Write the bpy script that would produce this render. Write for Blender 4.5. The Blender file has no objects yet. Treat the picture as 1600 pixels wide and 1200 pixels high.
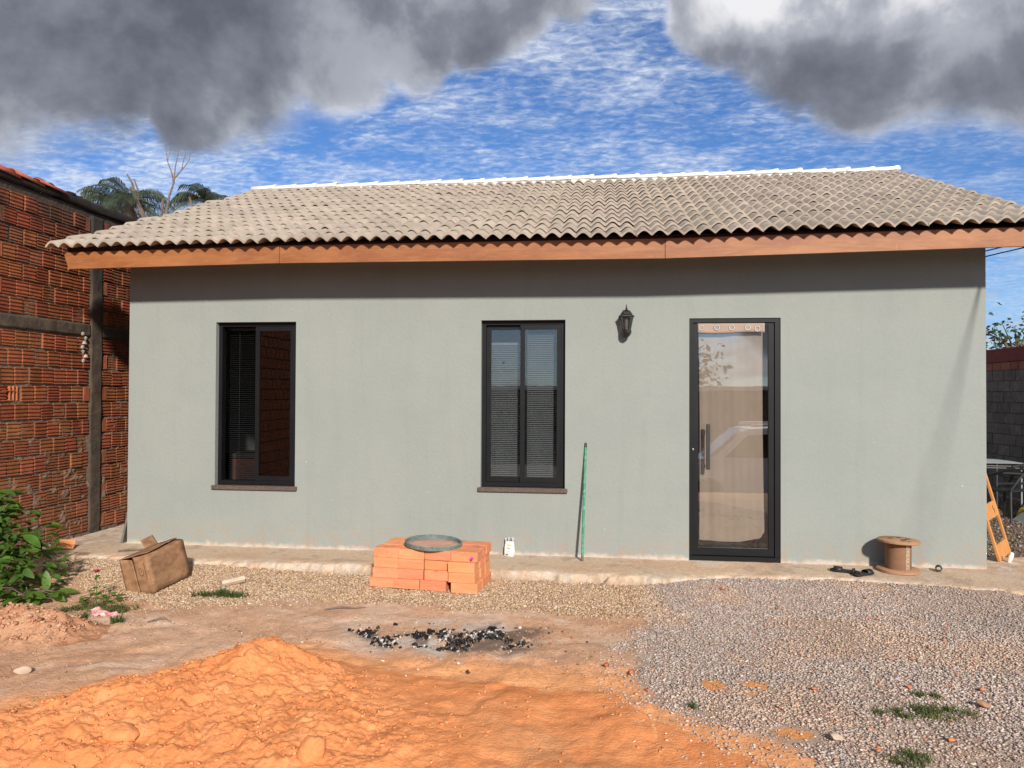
import bpy, bmesh, math, random
import numpy as np
from mathutils import Vector, Matrix, Euler

random.seed(7)
rng = np.random.default_rng(11)
SC = bpy.context.scene
COL = SC.collection
PI = math.pi

# ------------------------------------------------------------------ camera
def camera():
    F, yaw, pitch, roll, d, h = 1150.0, -0.11845, 0.01403, 0.00451, 7.92082, 1.73312
    f = Vector((math.sin(yaw)*math.cos(pitch), math.cos(yaw)*math.cos(pitch), math.sin(pitch)))
    r0 = Vector((math.cos(yaw), -math.sin(yaw), 0)); u0 = r0.cross(f)
    r = r0*math.cos(roll) + u0*math.sin(roll); u = r.cross(f)
    cd = bpy.data.cameras.new('camera'); cd.sensor_width = 36; cd.lens = F/1600*36
    cd.clip_start = .05; cd.clip_end = 2000
    co = bpy.data.objects.new('camera', cd); COL.objects.link(co)
    m = Matrix((r, u, -f)).transposed().to_4x4(); m.translation = Vector((0, -d, h))
    co.matrix_world = m
    SC.camera = co
camera()

# ------------------------------------------------------------------ sun, sky, exposure
SUN = Vector((.37, -1.0, .555)).normalized()          # direction towards the sun
sl = bpy.data.lights.new('sun', 'SUN'); sl.energy = 4.6; sl.angle = math.radians(3.2); sl.color = (1, .94, .85)
so = bpy.data.objects.new('sun', sl); COL.objects.link(so)
so.rotation_euler = SUN.to_track_quat('Z', 'Y').to_euler(); so.location = (6, -12, 9)
SC.view_settings.view_transform = 'Standard'; SC.view_settings.look = 'None'
SC.view_settings.exposure = .36; SC.view_settings.gamma = 1; SC.view_settings.use_curve_mapping = False

class NT:
    """small helper round a node tree"""
    def __init__(s, tree): s.t = tree; s.n = tree.nodes; s.l = tree.links
    def new(s, typ, **kw):
        n = s.n.new(typ)
        for k, v in kw.items():
            if k in n.inputs: s.put(n.inputs[k], v)
            else: setattr(n, k, v)
        return n
    def put(s, sock, v):
        if isinstance(v, bpy.types.NodeSocket): s.l.new(v, sock)
        elif isinstance(v, (tuple, list)) and sock.type == 'RGBA' and len(v) == 3: sock.default_value = (*v, 1)
        else: sock.default_value = v
    def m(s, op, a, b=0.0, c=0.0, clamp=False):
        n = s.n.new('ShaderNodeMath'); n.operation = op; n.use_clamp = clamp
        for i, v in enumerate((a, b, c)): s.put(n.inputs[i], v)
        return n.outputs[0]
    def vm(s, op, a, b=(0, 0, 0)):
        n = s.n.new('ShaderNodeVectorMath'); n.operation = op
        s.put(n.inputs[0], a); s.put(n.inputs[1], b)
        return n.outputs['Value'] if op in ('DOT_PRODUCT', 'LENGTH') else n.outputs[0]
    def scale(s, a, k):
        n = s.n.new('ShaderNodeVectorMath'); n.operation = 'SCALE'; s.put(n.inputs[0], a); s.put(n.inputs['Scale'], k)
        return n.outputs[0]
    def mix(s, f, a, b, mode='MIX'):
        n = s.n.new('ShaderNodeMix'); n.data_type = 'RGBA'; n.blend_type = mode
        s.put(n.inputs[0], f); s.put(n.inputs[6], a); s.put(n.inputs[7], b)
        return n.outputs[2]
    def step(s, v, lo, hi, a=0.0, b=1.0):
        n = s.n.new('ShaderNodeMapRange'); n.interpolation_type = 'SMOOTHSTEP'
        for i, q in enumerate((v, lo, hi, a, b)): s.put(n.inputs[i], q)
        return n.outputs[0]
    def noise(s, vec, scale, detail=4, rough=.55, dist=0.0, out=0):
        n = s.n.new('ShaderNodeTexNoise')
        if vec is not None: s.put(n.inputs['Vector'], vec)
        for k, v in (('Scale', scale), ('Detail', detail), ('Roughness', rough), ('Distortion', dist)): s.put(n.inputs[k], v)
        return n.outputs[out]
    def sep(s, v):
        n = s.n.new('ShaderNodeSeparateXYZ'); s.put(n.inputs[0], v); return n.outputs
    def comb(s, x, y, z):
        n = s.n.new('ShaderNodeCombineXYZ')
        for i, v in enumerate((x, y, z)): s.put(n.inputs[i], v)
        return n.outputs[0]

SKY_STRENGTH = .1
def sky():
    w = bpy.data.worlds.new('World'); SC.world = w; w.use_nodes = True
    t = NT(w.node_tree); t.n.clear()
    s = t.n.new('ShaderNodeTexSky'); s.sky_type = 'NISHITA'; s.sun_disc = False
    s.sun_elevation = math.asin(SUN.z); s.sun_rotation = math.atan2(SUN.x, SUN.y)
    s.altitude = 400; s.air_density = 1.0; s.dust_density = .6; s.ozone_density = 2.2
    D = t.vm('NORMALIZE', t.n.new('ShaderNodeTexCoord').outputs['Generated'])
    x, y, z = t.sep(D)
    zc = t.m('MAXIMUM', z, 0.0)
    # deeper blue of the photograph's clear sky
    base = t.mix(1.0, s.outputs[0], (.47, .69, 1.0), 'MULTIPLY')
    # --- high mottled cloud sheet, a plane projected to the dome
    P = t.vm('DIVIDE', D, t.comb(t.m('ADD', zc, .12), t.m('ADD', zc, .12), 1.0))
    px, py, _ = t.sep(P)
    Q = t.comb(px, t.m('MULTIPLY', py, 1.35), 0.0)
    patch = t.noise(Q, .8, 3, .5)
    streak = t.noise(t.vm('ADD', Q, (3.1, 7.7, 0)), 4.6, 8, .60, .35)
    fine = t.noise(t.vm('ADD', t.vm('MULTIPLY', Q, (1.0, 1.25, 1)), (9.2, 1.3, 0)), 24.0, 5, .6, .5)
    tex = t.m('ADD', t.m('MULTIPLY', streak, .58), t.m('MULTIPLY', fine, .42))
    hi = t.step(t.m('ADD', tex, t.m('MULTIPLY', t.m('SUBTRACT', patch, .5), .55)), .36, .78)
    # the eastern part of the sheet is thinner
    hi = t.m('MULTIPLY', hi, t.step(t.m('DIVIDE', x, t.m('ADD', t.m('ABSOLUTE', y), .05)), .12, .5, .84, .42))
    hi = t.m('MULTIPLY', hi, t.step(z, .0, .06))
    k = 1/SKY_STRENGTH
    white = t.mix(t.step(fine, .3, .7), (.50*k, .55*k, .64*k), (.74*k, .77*k, .82*k))
    c = t.mix(hi, base, white)
    # pale air towards the horizon
    c = t.mix(t.step(z, .20, -.02, 0.0, .38), c, (.42*k, .54*k, .70*k))
    # bright heaped clouds low over the horizon
    lowc = t.noise(t.vm('MULTIPLY', D, (1, 1, 2.6)), 6.0, 7, .58, .3)
    lm = t.m('MULTIPLY', t.step(lowc, .50, .60), t.step(z, .20, .05))
    c = t.mix(t.m('MULTIPLY', lm, .85), c, t.mix(t.step(lowc, .52, .75), (.40*k, .42*k, .46*k), (.82*k, .80*k, .76*k)))
    # --- low heavy clouds
    blobs = [(-.70,.60,.44,.2),(-.555,.715,.425,.13),(-.443,.775,.450,.145),(-.478,.803,.357,.062),(-.318,.835,.448,.10),
             (-.231,.860,.454,.08),(-.138,.868,.478,.075),(-.065,.850,.520,.075),(-.44,.66,.633,.30),
             (.140,.885,.447,.060),(.228,.868,.440,.095),(.314,.855,.412,.105),(.303,.884,.357,.040),(.411,.822,.397,.105),
             (.486,.790,.374,.11),(.38,.72,.593,.27),(0,.25,.97,.3),(-.6,.2,.8,.4),(.5,.1,.85,.4),  # overhead blobs, out of view, are added to dim the sky light
             (.75,.5,.43,.25),(-.9,.25,.4,.3),(.5,-.75,.42,.3),(-.35,-.85,.38,.2),(.1,-.6,.8,.4),(.9,-.3,.35,.25),(.24,-.96,.115,.06)]
    warp = t.scale(t.vm('SUBTRACT', t.noise(D, 6.0, 5, .52, 0, 1), (.5, .5, .5)), .10)
    DW = t.vm('NORMALIZE', t.vm('ADD', D, warp))
    tot = None
    for bx, by, bz, r in blobs:
        v = Vector((bx, by, bz)).normalized()
        dd = t.vm('DOT_PRODUCT', DW, tuple(v))
        b = t.step(dd, math.cos(r*1.45), math.cos(r*.3))
        tot = b if tot is None else t.m('MAXIMUM', tot, b)
    nb = t.noise(t.vm('MULTIPLY', D, (1, 1, 1.25)), 9.0, 9, .60, .2)
    dens = t.m('ADD', tot, t.m('ADD', t.m('MULTIPLY', t.m('SUBTRACT', nb, .5), .60), t.m('MULTIPLY', t.m('SUBTRACT', t.noise(D, 3.2, 3, .5), .5), .45)))
    mask = t.step(dens, .20, .70)
    big = t.noise(t.vm('ADD', D, (4.2, 0, 0)), 5.0, 8, .56, .15)
    # thicker = darker underside; thin margins and ragged puffs brighter
    shade = t.m('ADD', t.m('MULTIPLY', t.step(dens, .3, .95), .34), t.m('MULTIPLY', t.step(big, .66, .36), .72))
    shade = t.m('SUBTRACT', shade, t.m('MULTIPLY', t.step(x, .0, .2, 0.0, .46), t.step(z, .365, .46, .05, 1.0)))
    ramp = t.n.new('ShaderNodeValToRGB'); t.put(ramp.inputs[0], shade)
    e = ramp.color_ramp.elements
    e[0].position = .0; e[0].color = (.68*k, .68*k, .70*k, 1)
    e[1].position = 1.0; e[1].color = (.096*k, .105*k, .132*k, 1)
    m1 = e.new(.22); m1.color = (.36*k, .378*k, .425*k, 1)
    m2 = e.new(.56); m2.color = (.182*k, .197*k, .238*k, 1)
    c = t.mix(mask, c, ramp.outputs[0])
    # below the horizon
    c = t.mix(t.step(z, 0.0, -.05), c, (.16*k, .12*k, .09*k))
    bg = t.new('ShaderNodeBackground', Strength=SKY_STRENGTH); t.put(bg.inputs[0], c)
    o = t.n.new('ShaderNodeOutputWorld'); t.l.new(bg.outputs[0], o.inputs[0])
sky()

# ------------------------------------------------------------------ mesh helpers
class MB:
    def __init__(s): s.v = []; s.f = []
    def add(s, vs, fs, M=None):
        o = len(s.v)
        for p in vs:
            p = Vector(p)
            s.v.append(tuple(M @ p) if M is not None else tuple(p))
        for f in fs: s.f.append(tuple(i+o for i in f))
        return s
    def box(s, x0, x1, y0, y1, z0, z1, M=None):
        return s.add([(x0,y0,z0),(x1,y0,z0),(x1,y1,z0),(x0,y1,z0),(x0,y0,z1),(x1,y0,z1),(x1,y1,z1),(x0,y1,z1)],
                     [(0,3,2,1),(4,5,6,7),(0,1,5,4),(1,2,6,5),(2,3,7,6),(3,0,4,7)], M)
    def bar(s, a, b, w, h, up=(0,0,1)):
        a, b = Vector(a), Vector(b); d = (b-a).normalized(); up = Vector(up)
        x = d.cross(up)
        x = x.normalized() if x.length > 1e-5 else Vector((1,0,0))
        z = x.cross(d); vs = []
        for p in (a, b):
            for sx, sz in ((-1,-1),(1,-1),(1,1),(-1,1)): vs.append(p + x*sx*w/2 + z*sz*h/2)
        return s.add(vs, [(0,1,2,3),(7,6,5,4),(0,4,5,1),(1,5,6,2),(2,6,7,3),(3,7,4,0)])
    def tube(s, pts, rad, n=8, cap=True, M=None):
        pts = [Vector(p) for p in pts]
        if not hasattr(rad, '__len__'): rad = [rad]*len(pts)
        vs = []; fs = []; px = None
        for i, p in enumerate(pts):
            d = (pts[min(i+1, len(pts)-1)] - pts[max(i-1, 0)]).normalized()
            if px is None:
                q = Vector((0,0,1)) if abs(d.z) < .9 else Vector((1,0,0)); px = d.cross(q).normalized()
            else: px = (px - d*px.dot(d)).normalized()
            py = d.cross(px)
            for k in range(n):
                a = 2*PI*k/n; vs.append(p + (px*math.cos(a) + py*math.sin(a))*rad[i])
        for i in range(len(pts)-1):
            for k in range(n):
                fs.append((i*n+k, i*n+(k+1)%n, (i+1)*n+(k+1)%n, (i+1)*n+k))
        if cap: fs.append(tuple(range(n))[::-1]); fs.append(tuple((len(pts)-1)*n+k for k in range(n)))
        return s.add(vs, fs, M)
    def lathe(s, prof, n=24, M=None, cap=True):
        vs = []; fs = []
        for r, z in prof:
            for k in range(n): a = 2*PI*k/n; vs.append((r*math.cos(a), r*math.sin(a), z))
        for i in range(len(prof)-1):
            for k in range(n): fs.append((i*n+k, i*n+(k+1)%n, (i+1)*n+(k+1)%n, (i+1)*n+k))
        if cap: fs.append(tuple(range(n))[::-1]); fs.append(tuple((len(prof)-1)*n+k for k in range(n)))
        return s.add(vs, fs, M)
    def prism(s, poly, axis, a, b, M=None):
        """poly in the two other axes, extruded from a to b along axis"""
        def p3(p, q):
            return {'x': (q, p[0], p[1]), 'y': (p[0], q, p[1]), 'z': (p[0], p[1], q)}[axis]
        n = len(poly); vs = [p3(p, a) for p in poly] + [p3(p, b) for p in poly]
        fs = [tuple(range(n))[::-1], tuple(range(n, 2*n))] + [(i, (i+1)%n, n+(i+1)%n, n+i) for i in range(n)]
        return s.add(vs, fs, M)
    def mesh(s, name, mat=None, bevel=0, smooth=False, seg=1):
        me = bpy.data.meshes.new(name); me.from_pydata(s.v, [], s.f)
        bm = bmesh.new(); bm.from_mesh(me)
        bmesh.ops.recalc_face_normals(bm, faces=bm.faces)
        if bevel: bmesh.ops.bevel(bm, geom=list(bm.edges), offset=bevel, segments=seg, affect='EDGES', clamp_overlap=True)
        bm.to_mesh(me); bm.free()
        if mat: me.materials.append(mat)
        if smooth: smooth_mesh(me)
        return me
    def build(s, name, mat=None, parent=None, loc=(0,0,0), rot=None, bevel=0, smooth=False, seg=1):
        return link(name, s.mesh(name, mat, bevel, smooth, seg), parent, loc, rot)

def smooth_mesh(me, ang=40):
    me.polygons.foreach_set('use_smooth', [True]*len(me.polygons))
    try: me.set_sharp_from_angle(angle=math.radians(ang))
    except Exception: pass

def link(name, me, parent=None, loc=(0,0,0), rot=None):
    o = bpy.data.objects.new(name, me); COL.objects.link(o)
    o.location = loc
    if rot is not None: o.rotation_euler = rot
    if parent is not None: o.parent = parent
    return o

def tag(o, label=None, cat=None, group=None, kind=None):
    if label: o['label'] = label
    if cat: o['category'] = cat
    if group: o['group'] = group
    if kind: o['kind'] = kind
    return o

def thing(name, label, cat, loc=(0,0,0), rot=None, group=None):
    o = bpy.data.objects.new(name, None); COL.objects.link(o); o.empty_display_size = .1
    o.location = loc
    if rot is not None: o.rotation_euler = rot
    return tag(o, label, cat, group)

def np_mesh(name, V, Fq, mat=None, smooth=False, col=None, tri=False):
    """fast mesh from arrays: V (n,3), Fq (m,4) or (m,3)"""
    me = bpy.data.meshes.new(name); n = Fq.shape[1]
    me.vertices.add(len(V)); me.vertices.foreach_set('co', np.ascontiguousarray(V, np.float32).ravel())
    me.loops.add(Fq.size); me.loops.foreach_set('vertex_index', np.ascontiguousarray(Fq, np.int32).ravel())
    me.polygons.add(len(Fq)); me.polygons.foreach_set('loop_start', np.arange(0, Fq.size, n, dtype=np.int32))
    me.polygons.foreach_set('loop_total', np.full(len(Fq), n, np.int32))
    if smooth: me.polygons.foreach_set('use_smooth', np.ones(len(Fq), bool))
    me.update(calc_edges=True)
    if col is not None:
        a = me.color_attributes.new('Col', 'FLOAT_COLOR', 'POINT')
        c = np.ones((len(V), 4), np.float32); c[:, :3] = col; a.data.foreach_set('color', c.ravel())
    if mat: me.materials.append(mat)
    return me

def grid_faces(nx, ny):
    i = np.arange(nx-1)[None, :]; j = np.arange(ny-1)[:, None]
    a = (j*nx + i).ravel()
    return np.stack([a, a+1, a+nx+1, a+nx], 1)

# ---- value noise in numpy
def hsh(ix, iy, s):
    h = (ix.astype(np.int64)*374761393 + iy.astype(np.int64)*668265263 + s*1442695041) & 0xffffffff
    h = ((h ^ (h >> 13))*1274126177) & 0xffffffff
    return ((h ^ (h >> 16)) & 0xffffff)/float(0xffffff)
def vnoise(x, y, s=0):
    xi = np.floor(x); yi = np.floor(y); fx = x-xi; fy = y-yi
    fx = fx*fx*(3-2*fx); fy = fy*fy*(3-2*fy)
    a = hsh(xi, yi, s); b = hsh(xi+1, yi, s); c = hsh(xi, yi+1, s); d = hsh(xi+1, yi+1, s)
    return (a*(1-fx)+b*fx)*(1-fy) + (c*(1-fx)+d*fx)*fy
def fbm(x, y, s=0, o=4, g=.5):
    t = np.zeros(np.broadcast(x, y).shape); amp = 1; tot = 0
    for k in range(o):
        t = t + amp*vnoise(x*2**k + 17.3*k, y*2**k + 5.1*k, s+k); tot += amp; amp *= g
    return t/tot
def sst(v, a, b):
    t = np.clip((v-a)/(b-a), 0, 1); return t*t*(3-2*t)
def sdist(x, y, poly):
    """signed distance, positive inside"""
    d = np.full(x.shape, 1e9); ins = np.zeros(x.shape, bool); n = len(poly)
    for i in range(n):
        ax, ay = poly[i]; bx, by = poly[(i+1) % n]
        ex, ey = bx-ax, by-ay; L = ex*ex+ey*ey
        t = np.clip(((x-ax)*ex+(y-ay)*ey)/L, 0, 1)
        d = np.minimum(d, np.hypot(x-ax-t*ex, y-ay-t*ey))
        c = ((ay > y) != (by > y)) & (x < (bx-ax)*(y-ay)/(by-ay+1e-12)+ax)
        ins ^= c
    return np.where(ins, d, -d)

# ------------------------------------------------------------------ materials
def material(name, base, var=None, scale=6.0, var2=None, scale2=40.0, amt2=.5, rough=.85, bump=.0, bscale=60.0, bdist=.004,
             rnd=0.0, metal=0.0, coords='Object', spec=.3, stretch=None, extra=None, vcol=False, trans=0.0):
    """principled with two layers of noise colour, random brightness per object, noise bump"""
    m = bpy.data.materials.new(name); m.use_nodes = True
    t = NT(m.node_tree); t.n.clear()
    tc = t.n.new('ShaderNodeTexCoord').outputs['Object'] if coords == 'Object' else t.n.new('ShaderNodeNewGeometry').outputs['Position']
    inf = t.n.new('ShaderNodeObjectInfo')
    if coords == 'Object' and rnd: tc = t.vm('ADD', tc, t.comb(t.m('MULTIPLY', inf.outputs['Random'], 37.0), t.m('MULTIPLY', inf.outputs['Random'], 91.0), 0.0))
    q = t.vm('MULTIPLY', tc, stretch) if stretch else tc
    if vcol:
        at = t.n.new('ShaderNodeAttribute'); at.attribute_name = 'Col'; c = at.outputs['Color']
        if var: c = t.mix(t.step(t.noise(q, scale, 6, .6), .3, .7), c, t.mix(1.0, c, var, 'MULTIPLY'))
    else:
        c = base if not var else t.mix(t.step(t.noise(q, scale, 5, .6), .34, .66), base, var)
    if var2: c = t.mix(t.m('MULTIPLY', t.step(t.noise(q, scale2, 5, .65), .45, .75), amt2), c, var2)
    if rnd:
        k = t.m('ADD', t.m('MULTIPLY', inf.outputs['Random'], 2*rnd), 1-rnd)
        hs = t.n.new('ShaderNodeHueSaturation'); t.put(hs.inputs['Color'], c); t.put(hs.inputs['Value'], k)
        t.put(hs.inputs['Hue'], t.m('ADD', t.m('MULTIPLY', t.m('FRACT', t.m('MULTIPLY', inf.outputs['Random'], 13.7)), .02), .49))
        c = hs.outputs[0]
    if extra: c = extra(t, c, tc, inf)
    p = t.new('ShaderNodeBsdfPrincipled', Roughness=rough, Metallic=metal)
    p.inputs['Specular IOR Level'].default_value = spec
    t.put(p.inputs['Base Color'], c)
    if bump:
        b = t.new('ShaderNodeBump', Strength=bump, Distance=bdist)
        t.put(b.inputs['Height'], t.noise(q, bscale, 6, .62)); t.l.new(b.outputs[0], p.inputs['Normal'])
    sh = p.outputs[0]
    if trans:
        tr = t.n.new('ShaderNodeBsdfTranslucent'); t.put(tr.inputs[0], t.mix(1.0, c, (1.6, 1.7, .7), 'MULTIPLY'))
        mx = t.n.new('ShaderNodeMixShader'); mx.inputs[0].default_value = trans
        t.l.new(sh, mx.inputs[1]); t.l.new(tr.outputs[0], mx.inputs[2]); sh = mx.outputs[0]
    o = t.n.new('ShaderNodeOutputMaterial'); t.l.new(sh, o.inputs[0])
    return m

def glass(name, tint, refl):
    m = bpy.data.materials.new(name); m.use_nodes = True; t = NT(m.node_tree); t.n.clear()
    tr = t.n.new('ShaderNodeBsdfTransparent'); tr.inputs[0].default_value = (*tint, 1)
    gl = t.n.new('ShaderNodeBsdfGlossy'); gl.inputs['Roughness'].default_value = .004
    fr = t.n.new('ShaderNodeFresnel'); fr.inputs[0].default_value = 1.5
    tc = t.n.new('ShaderNodeTexCoord').outputs['Object']
    b = t.new('ShaderNodeBump', Strength=.12, Distance=.002); t.put(b.inputs['Height'], t.noise(tc, 3.0, 2)); t.l.new(b.outputs[0], gl.inputs['Normal'])
    mx = t.n.new('ShaderNodeMixShader'); t.put(mx.inputs[0], t.m('ADD', t.m('MULTIPLY', fr.outputs[0], 1.8), refl, clamp=True))
    t.l.new(tr.outputs[0], mx.inputs[1]); t.l.new(gl.outputs[0], mx.inputs[2])
    o = t.n.new('ShaderNodeOutputMaterial'); t.l.new(mx.outputs[0], o.inputs[0])
    return m

def wall_extra(t, c, tc, inf):
    x, y, z = t.sep(t.n.new('ShaderNodeNewGeometry').outputs['Position'])
    g = t.n.new('ShaderNodeNewGeometry').outputs['Position']
    # plaster and cement splashes along the foot of the wall, faint dust above them
    edge = t.m('ADD', z, t.m('MULTIPLY', t.m('SUBTRACT', t.noise(g, 9.0, 5, .7), .5), .16))
    c = t.mix(t.step(edge, .055, -.005, 0, .75), c, (.55, .46, .38))
    c = t.mix(t.m('MULTIPLY', t.step(t.noise(g, 2.2, 4, .6), .5, .8), t.step(z, .7, .0, 0, .28)), c, (.30, .26, .21))
    # a few white nicks
    c = t.mix(t.step(t.noise(t.vm('MULTIPLY', g, (1, 1, 1.6)), 26.0, 2, .4), .772, .79, 0, .7), c, (.6, .58, .54))
    # vertical run marks, roller patches
    c = t.mix(t.m('MULTIPLY', t.step(t.noise(t.vm('MULTIPLY', g, (7, 1, .5)), 1.0, 3, .6), .5, .75), .22), c, (.21, .227, .213))
    # red soil thrown up by rain
    c = t.mix(t.m('MULTIPLY', t.step(t.noise(g, 7.0, 6, .7), .42, .7), t.step(z, .38, .02, 0, .5)), c, (.36, .22, .14))
    return c
M_WALL = material('sage_paint', (.246, .266, .249), (.262, .281, .261), 1.1, (.228, .246, .230), 5.0, .3, .85, .5, 26, .008, coords='World', spec=.25, extra=wall_extra)

def tile_extra(t, c, tc, inf):
    x, y, z = t.sep(tc)
    return c
M_TILE = material('concrete_tile', (.43, .355, .29), (.35, .295, .245), 9, (.20, .175, .15), 15, .42, .92, .35, 90, .003, rnd=.11)
M_RIDGE = material('white_ridge', (.80, .78, .74), (.72, .69, .64), 5, (.5, .47, .43), 22, .25, .75, .2, 60, .003)
def wood_extra(t, c, tc, inf):
    g = t.n.new('ShaderNodeNewGeometry').outputs['Position']
    rings = t.noise(t.vm('MULTIPLY', g, (.9, 9, 16)), 2.2, 6, .6, 1.2)
    c = t.mix(t.step(rings, .45, .7, 0, .5), c, (.17, .055, .018))
    return t.mix(t.step(t.noise(t.vm('MULTIPLY', g, (3, 3, .8)), 3.0, 5, .7), .66, .78, 0, .4), c, (.62, .5, .4))
M_WOOD = material('varnished_board', (.32, .125, .042), (.24, .082, .027), 1.4, (.38, .165, .065), 8, .5, .5, .15, 40, .002, coords='World', spec=.4, stretch=(1, 1, 4), extra=wood_extra)
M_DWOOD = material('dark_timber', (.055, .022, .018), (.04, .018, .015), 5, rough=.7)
M_ALU = material('black_aluminium', (.0055, .006, .007), (.008, .008, .009), 3, rough=.45, spec=.25)
M_BLACK = material('black_plastic', (.012, .012, .013), (.02, .02, .02), 12, rough=.5, spec=.5, bump=.1)
M_GRAN = material('brown_granite', (.10, .065, .055), (.06, .045, .04), 60, (.3, .24, .2), 120, .7, .35, .05, spec=.5)
M_SLAT = material('blind_slat', (.25, .25, .255), (.28, .28, .285), 8, rough=.5)
M_SLATD = material('black_blind_slat', (.03, .03, .032), rough=.5)
M_INT = material('room_plaster', (.30, .29, .27), rough=.9)
M_GLASS = glass('window_glass', (.80, .82, .82), .045)
M_DGLASS = glass('door_glass', (.92, .92, .91), .11)
M_LGLASS = glass('lantern_glass', (.93, .93, .93), .03)
M_GLASS1 = glass('dark_window_glass', (.45, .45, .45), -.02)

def curtain_extra(t, c, tc, inf):
    x, y, z = t.sep(tc)
    s = t.m('SINE', t.m('MULTIPLY', x, 620.0))
    c = t.mix(t.step(s, -.3, .9, 0, .45), c, (.42, .31, .24))
    w = t.noise(t.vm('MULTIPLY', tc, (60, 1, .6)), 1.0, 3, .6)
    return t.mix(t.step(w, .45, .7, 0, .35), c, (.54, .40, .33))
M_CURT = material('striped_curtain', (.62, .51, .43), (.56, .46, .39), 4, rough=.95, extra=curtain_extra, trans=.12)
M_HEAD = material('curtain_header', (.36, .27, .22), (.32, .24, .195), 8, rough=.9)
M_STEEL = material('steel', (.55, .54, .52), rough=.3, metal=1)
M_LANT = material('black_iron', (.007, .0065, .0065), (.014, .013, .012), 30, rough=.45, spec=.5, bump=.1, bscale=120)
M_BULB = material('lamp_holder', (.62, .5, .36), (.7, .62, .5), 30, rough=.4)

# clay of the old wall: soot towards the top, cement dust towards the foot
def clay_extra(t, c, tc, inf):
    g = t.n.new('ShaderNodeNewGeometry').outputs['Position']; x, y, z = t.sep(g)
    n = t.noise(g, 2.6, 5, .62)
    soot = t.m('ADD', t.m('MULTIPLY', t.step(z, 2.2, 4.0), .46), t.m('MULTIPLY', t.m('SUBTRACT', n, .5), 1.2))
    c = t.mix(t.step(soot, .22, .62, 0, .8), c, (.045, .03, .024))
    n2 = t.noise(g, 11.0, 6, .7)
    dust = t.m('ADD', t.step(z, 2.3, .2, 0, .34), t.m('MULTIPLY', t.m('SUBTRACT', n2, .5), 1.5))
    c = t.mix(t.step(dust, .2, .62, 0, .78), c, (.20, .125, .085))
    c = t.mix(t.step(t.noise(g, 38.0, 4, .7), .64, .74, 0, .5), c, (.36, .27, .21))
    return c
M_CLAY = material('old_clay_block', (.30, .090, .036), (.22, .064, .028), 7, (.36, .125, .052), 20, .6, .9, .35, 80, .004, rnd=.24, extra=clay_extra)
def mortar_extra(t, c, tc, inf):
    g = t.n.new('ShaderNodeNewGeometry').outputs['Position']; x, y, z = t.sep(g)
    n = t.noise(g, 3.0, 5, .6)
    soot = t.m('ADD', t.m('MULTIPLY', t.step(z, 2.0, 3.6), .85), t.m('MULTIPLY', t.m('SUBTRACT', n, .5), .9))
    return t.mix(t.step(soot, .3, .8, 0, .86), c, (.035, .03, .026))
M_MORTAR = material('old_mortar', (.215, .145, .098), (.155, .105, .074), 6, (.28, .205, .15), 30, .6, .95, .6, 45, .01, coords='World', extra=mortar_extra)
M_CONC = material('old_concrete', (.095, .070, .050), (.062, .046, .035), 5, (.125, .10, .08), 26, .6, .95, .6, 40, .008, coords='World', extra=mortar_extra)
M_CAP = material('sooty_concrete', (.012, .0105, .0095), (.020, .016, .013), 7, (.05, .026, .018), 18, .3, .95, .6, 30, .012, coords='World')
M_REDTILE = material('red_roof_tile', (.40, .10, .055), (.30, .075, .045), 8, (.08, .05, .04), 20, .4, .85, .3, 60, rnd=.2)
M_REDTILE2 = material('fresh_broken_clay', (.46, .135, .045), (.38, .105, .035), 12, rough=.9, bump=.2)
M_BLOCK = material('grey_block', (.15, .14, .13), (.10, .095, .09), 8, (.22, .205, .19), 40, .5, .95, .6, 70, .006, rnd=.16)
M_REDBLK = material('red_block', (.26, .10, .07), (.20, .08, .055), 8, (.3, .2, .16), 30, .5, .95, .5, 70, .006, rnd=.14)
M_REDPL = material('red_oxide_band', (.20, .045, .04), (.17, .04, .035), 5, (.1, .04, .035), 20, .4, .85, .3, 40)
M_CLAYNEW = material('new_clay_block', (.66, .255, .125), (.58, .21, .095), 5, (.70, .33, .18), 30, .5, .85, .25, 90, .003, rnd=.12, stretch=(.5, 1, 3),
    extra=lambda t, c, tc, inf: t.mix(t.m('MULTIPLY', t.step(t.noise(tc, 9.0, 5, .65), .5, .66, 0, .7), t.step(inf.outputs['Random'], .66, .82)), c, (.13, .085, .065)))
M_CARD = material('cardboard', (.30, .165, .085), (.20, .10, .048), 7, (.38, .24, .15), 22, .5, .85, .15, 50, .002, stretch=(1, 1, 2))
M_INK = material('box_ink', (.06, .04, .032), rough=.9)
M_TEAL = material('sieve_hoop', (.13, .185, .165), (.09, .13, .115), 20, (.25, .27, .24), 50, .5, .7, .2)
M_GREEN = material('green_pole_paint', (.035, .25, .135), (.03, .2, .11), 12, (.45, .55, .48), 22, .5, .5, .1)
M_SPOOL = material('spool_fibreboard', (.22, .115, .065), (.18, .09, .05), 6, (.27, .16, .10), 30, .45, .85, .2, 70, .002)
M_SPOOLTOP = material('spool_plywood', (.40, .225, .125), (.33, .18, .10), 4, (.27, .15, .085), 18, .5, .8, .2, 70, .002, stretch=(1, 5, 1))
M_CARTON = material('carton_print', (.72, .72, .68), (.6, .62, .56), 24, (.35, .4, .36), 60, .5, .55)
M_SILVER = material('crumpled_foil', (.62, .63, .62), rough=.35, metal=.6, bump=.5, bscale=60)
M_YEL = material('yellow_plastic', (.55, .42, .05), (.45, .35, .05), 10, rough=.5)
M_LADDER = material('ladder_wood', (.56, .255, .08), (.48, .2, .06), 3, (.62, .32, .13), 20, .5, .55, .1, stretch=(6, 6, .8))
M_GREYMET = material('grey_metal', (.34, .36, .36), (.28, .3, .3), 6, (.2, .19, .18), 22, .4, .6, .1)
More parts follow.
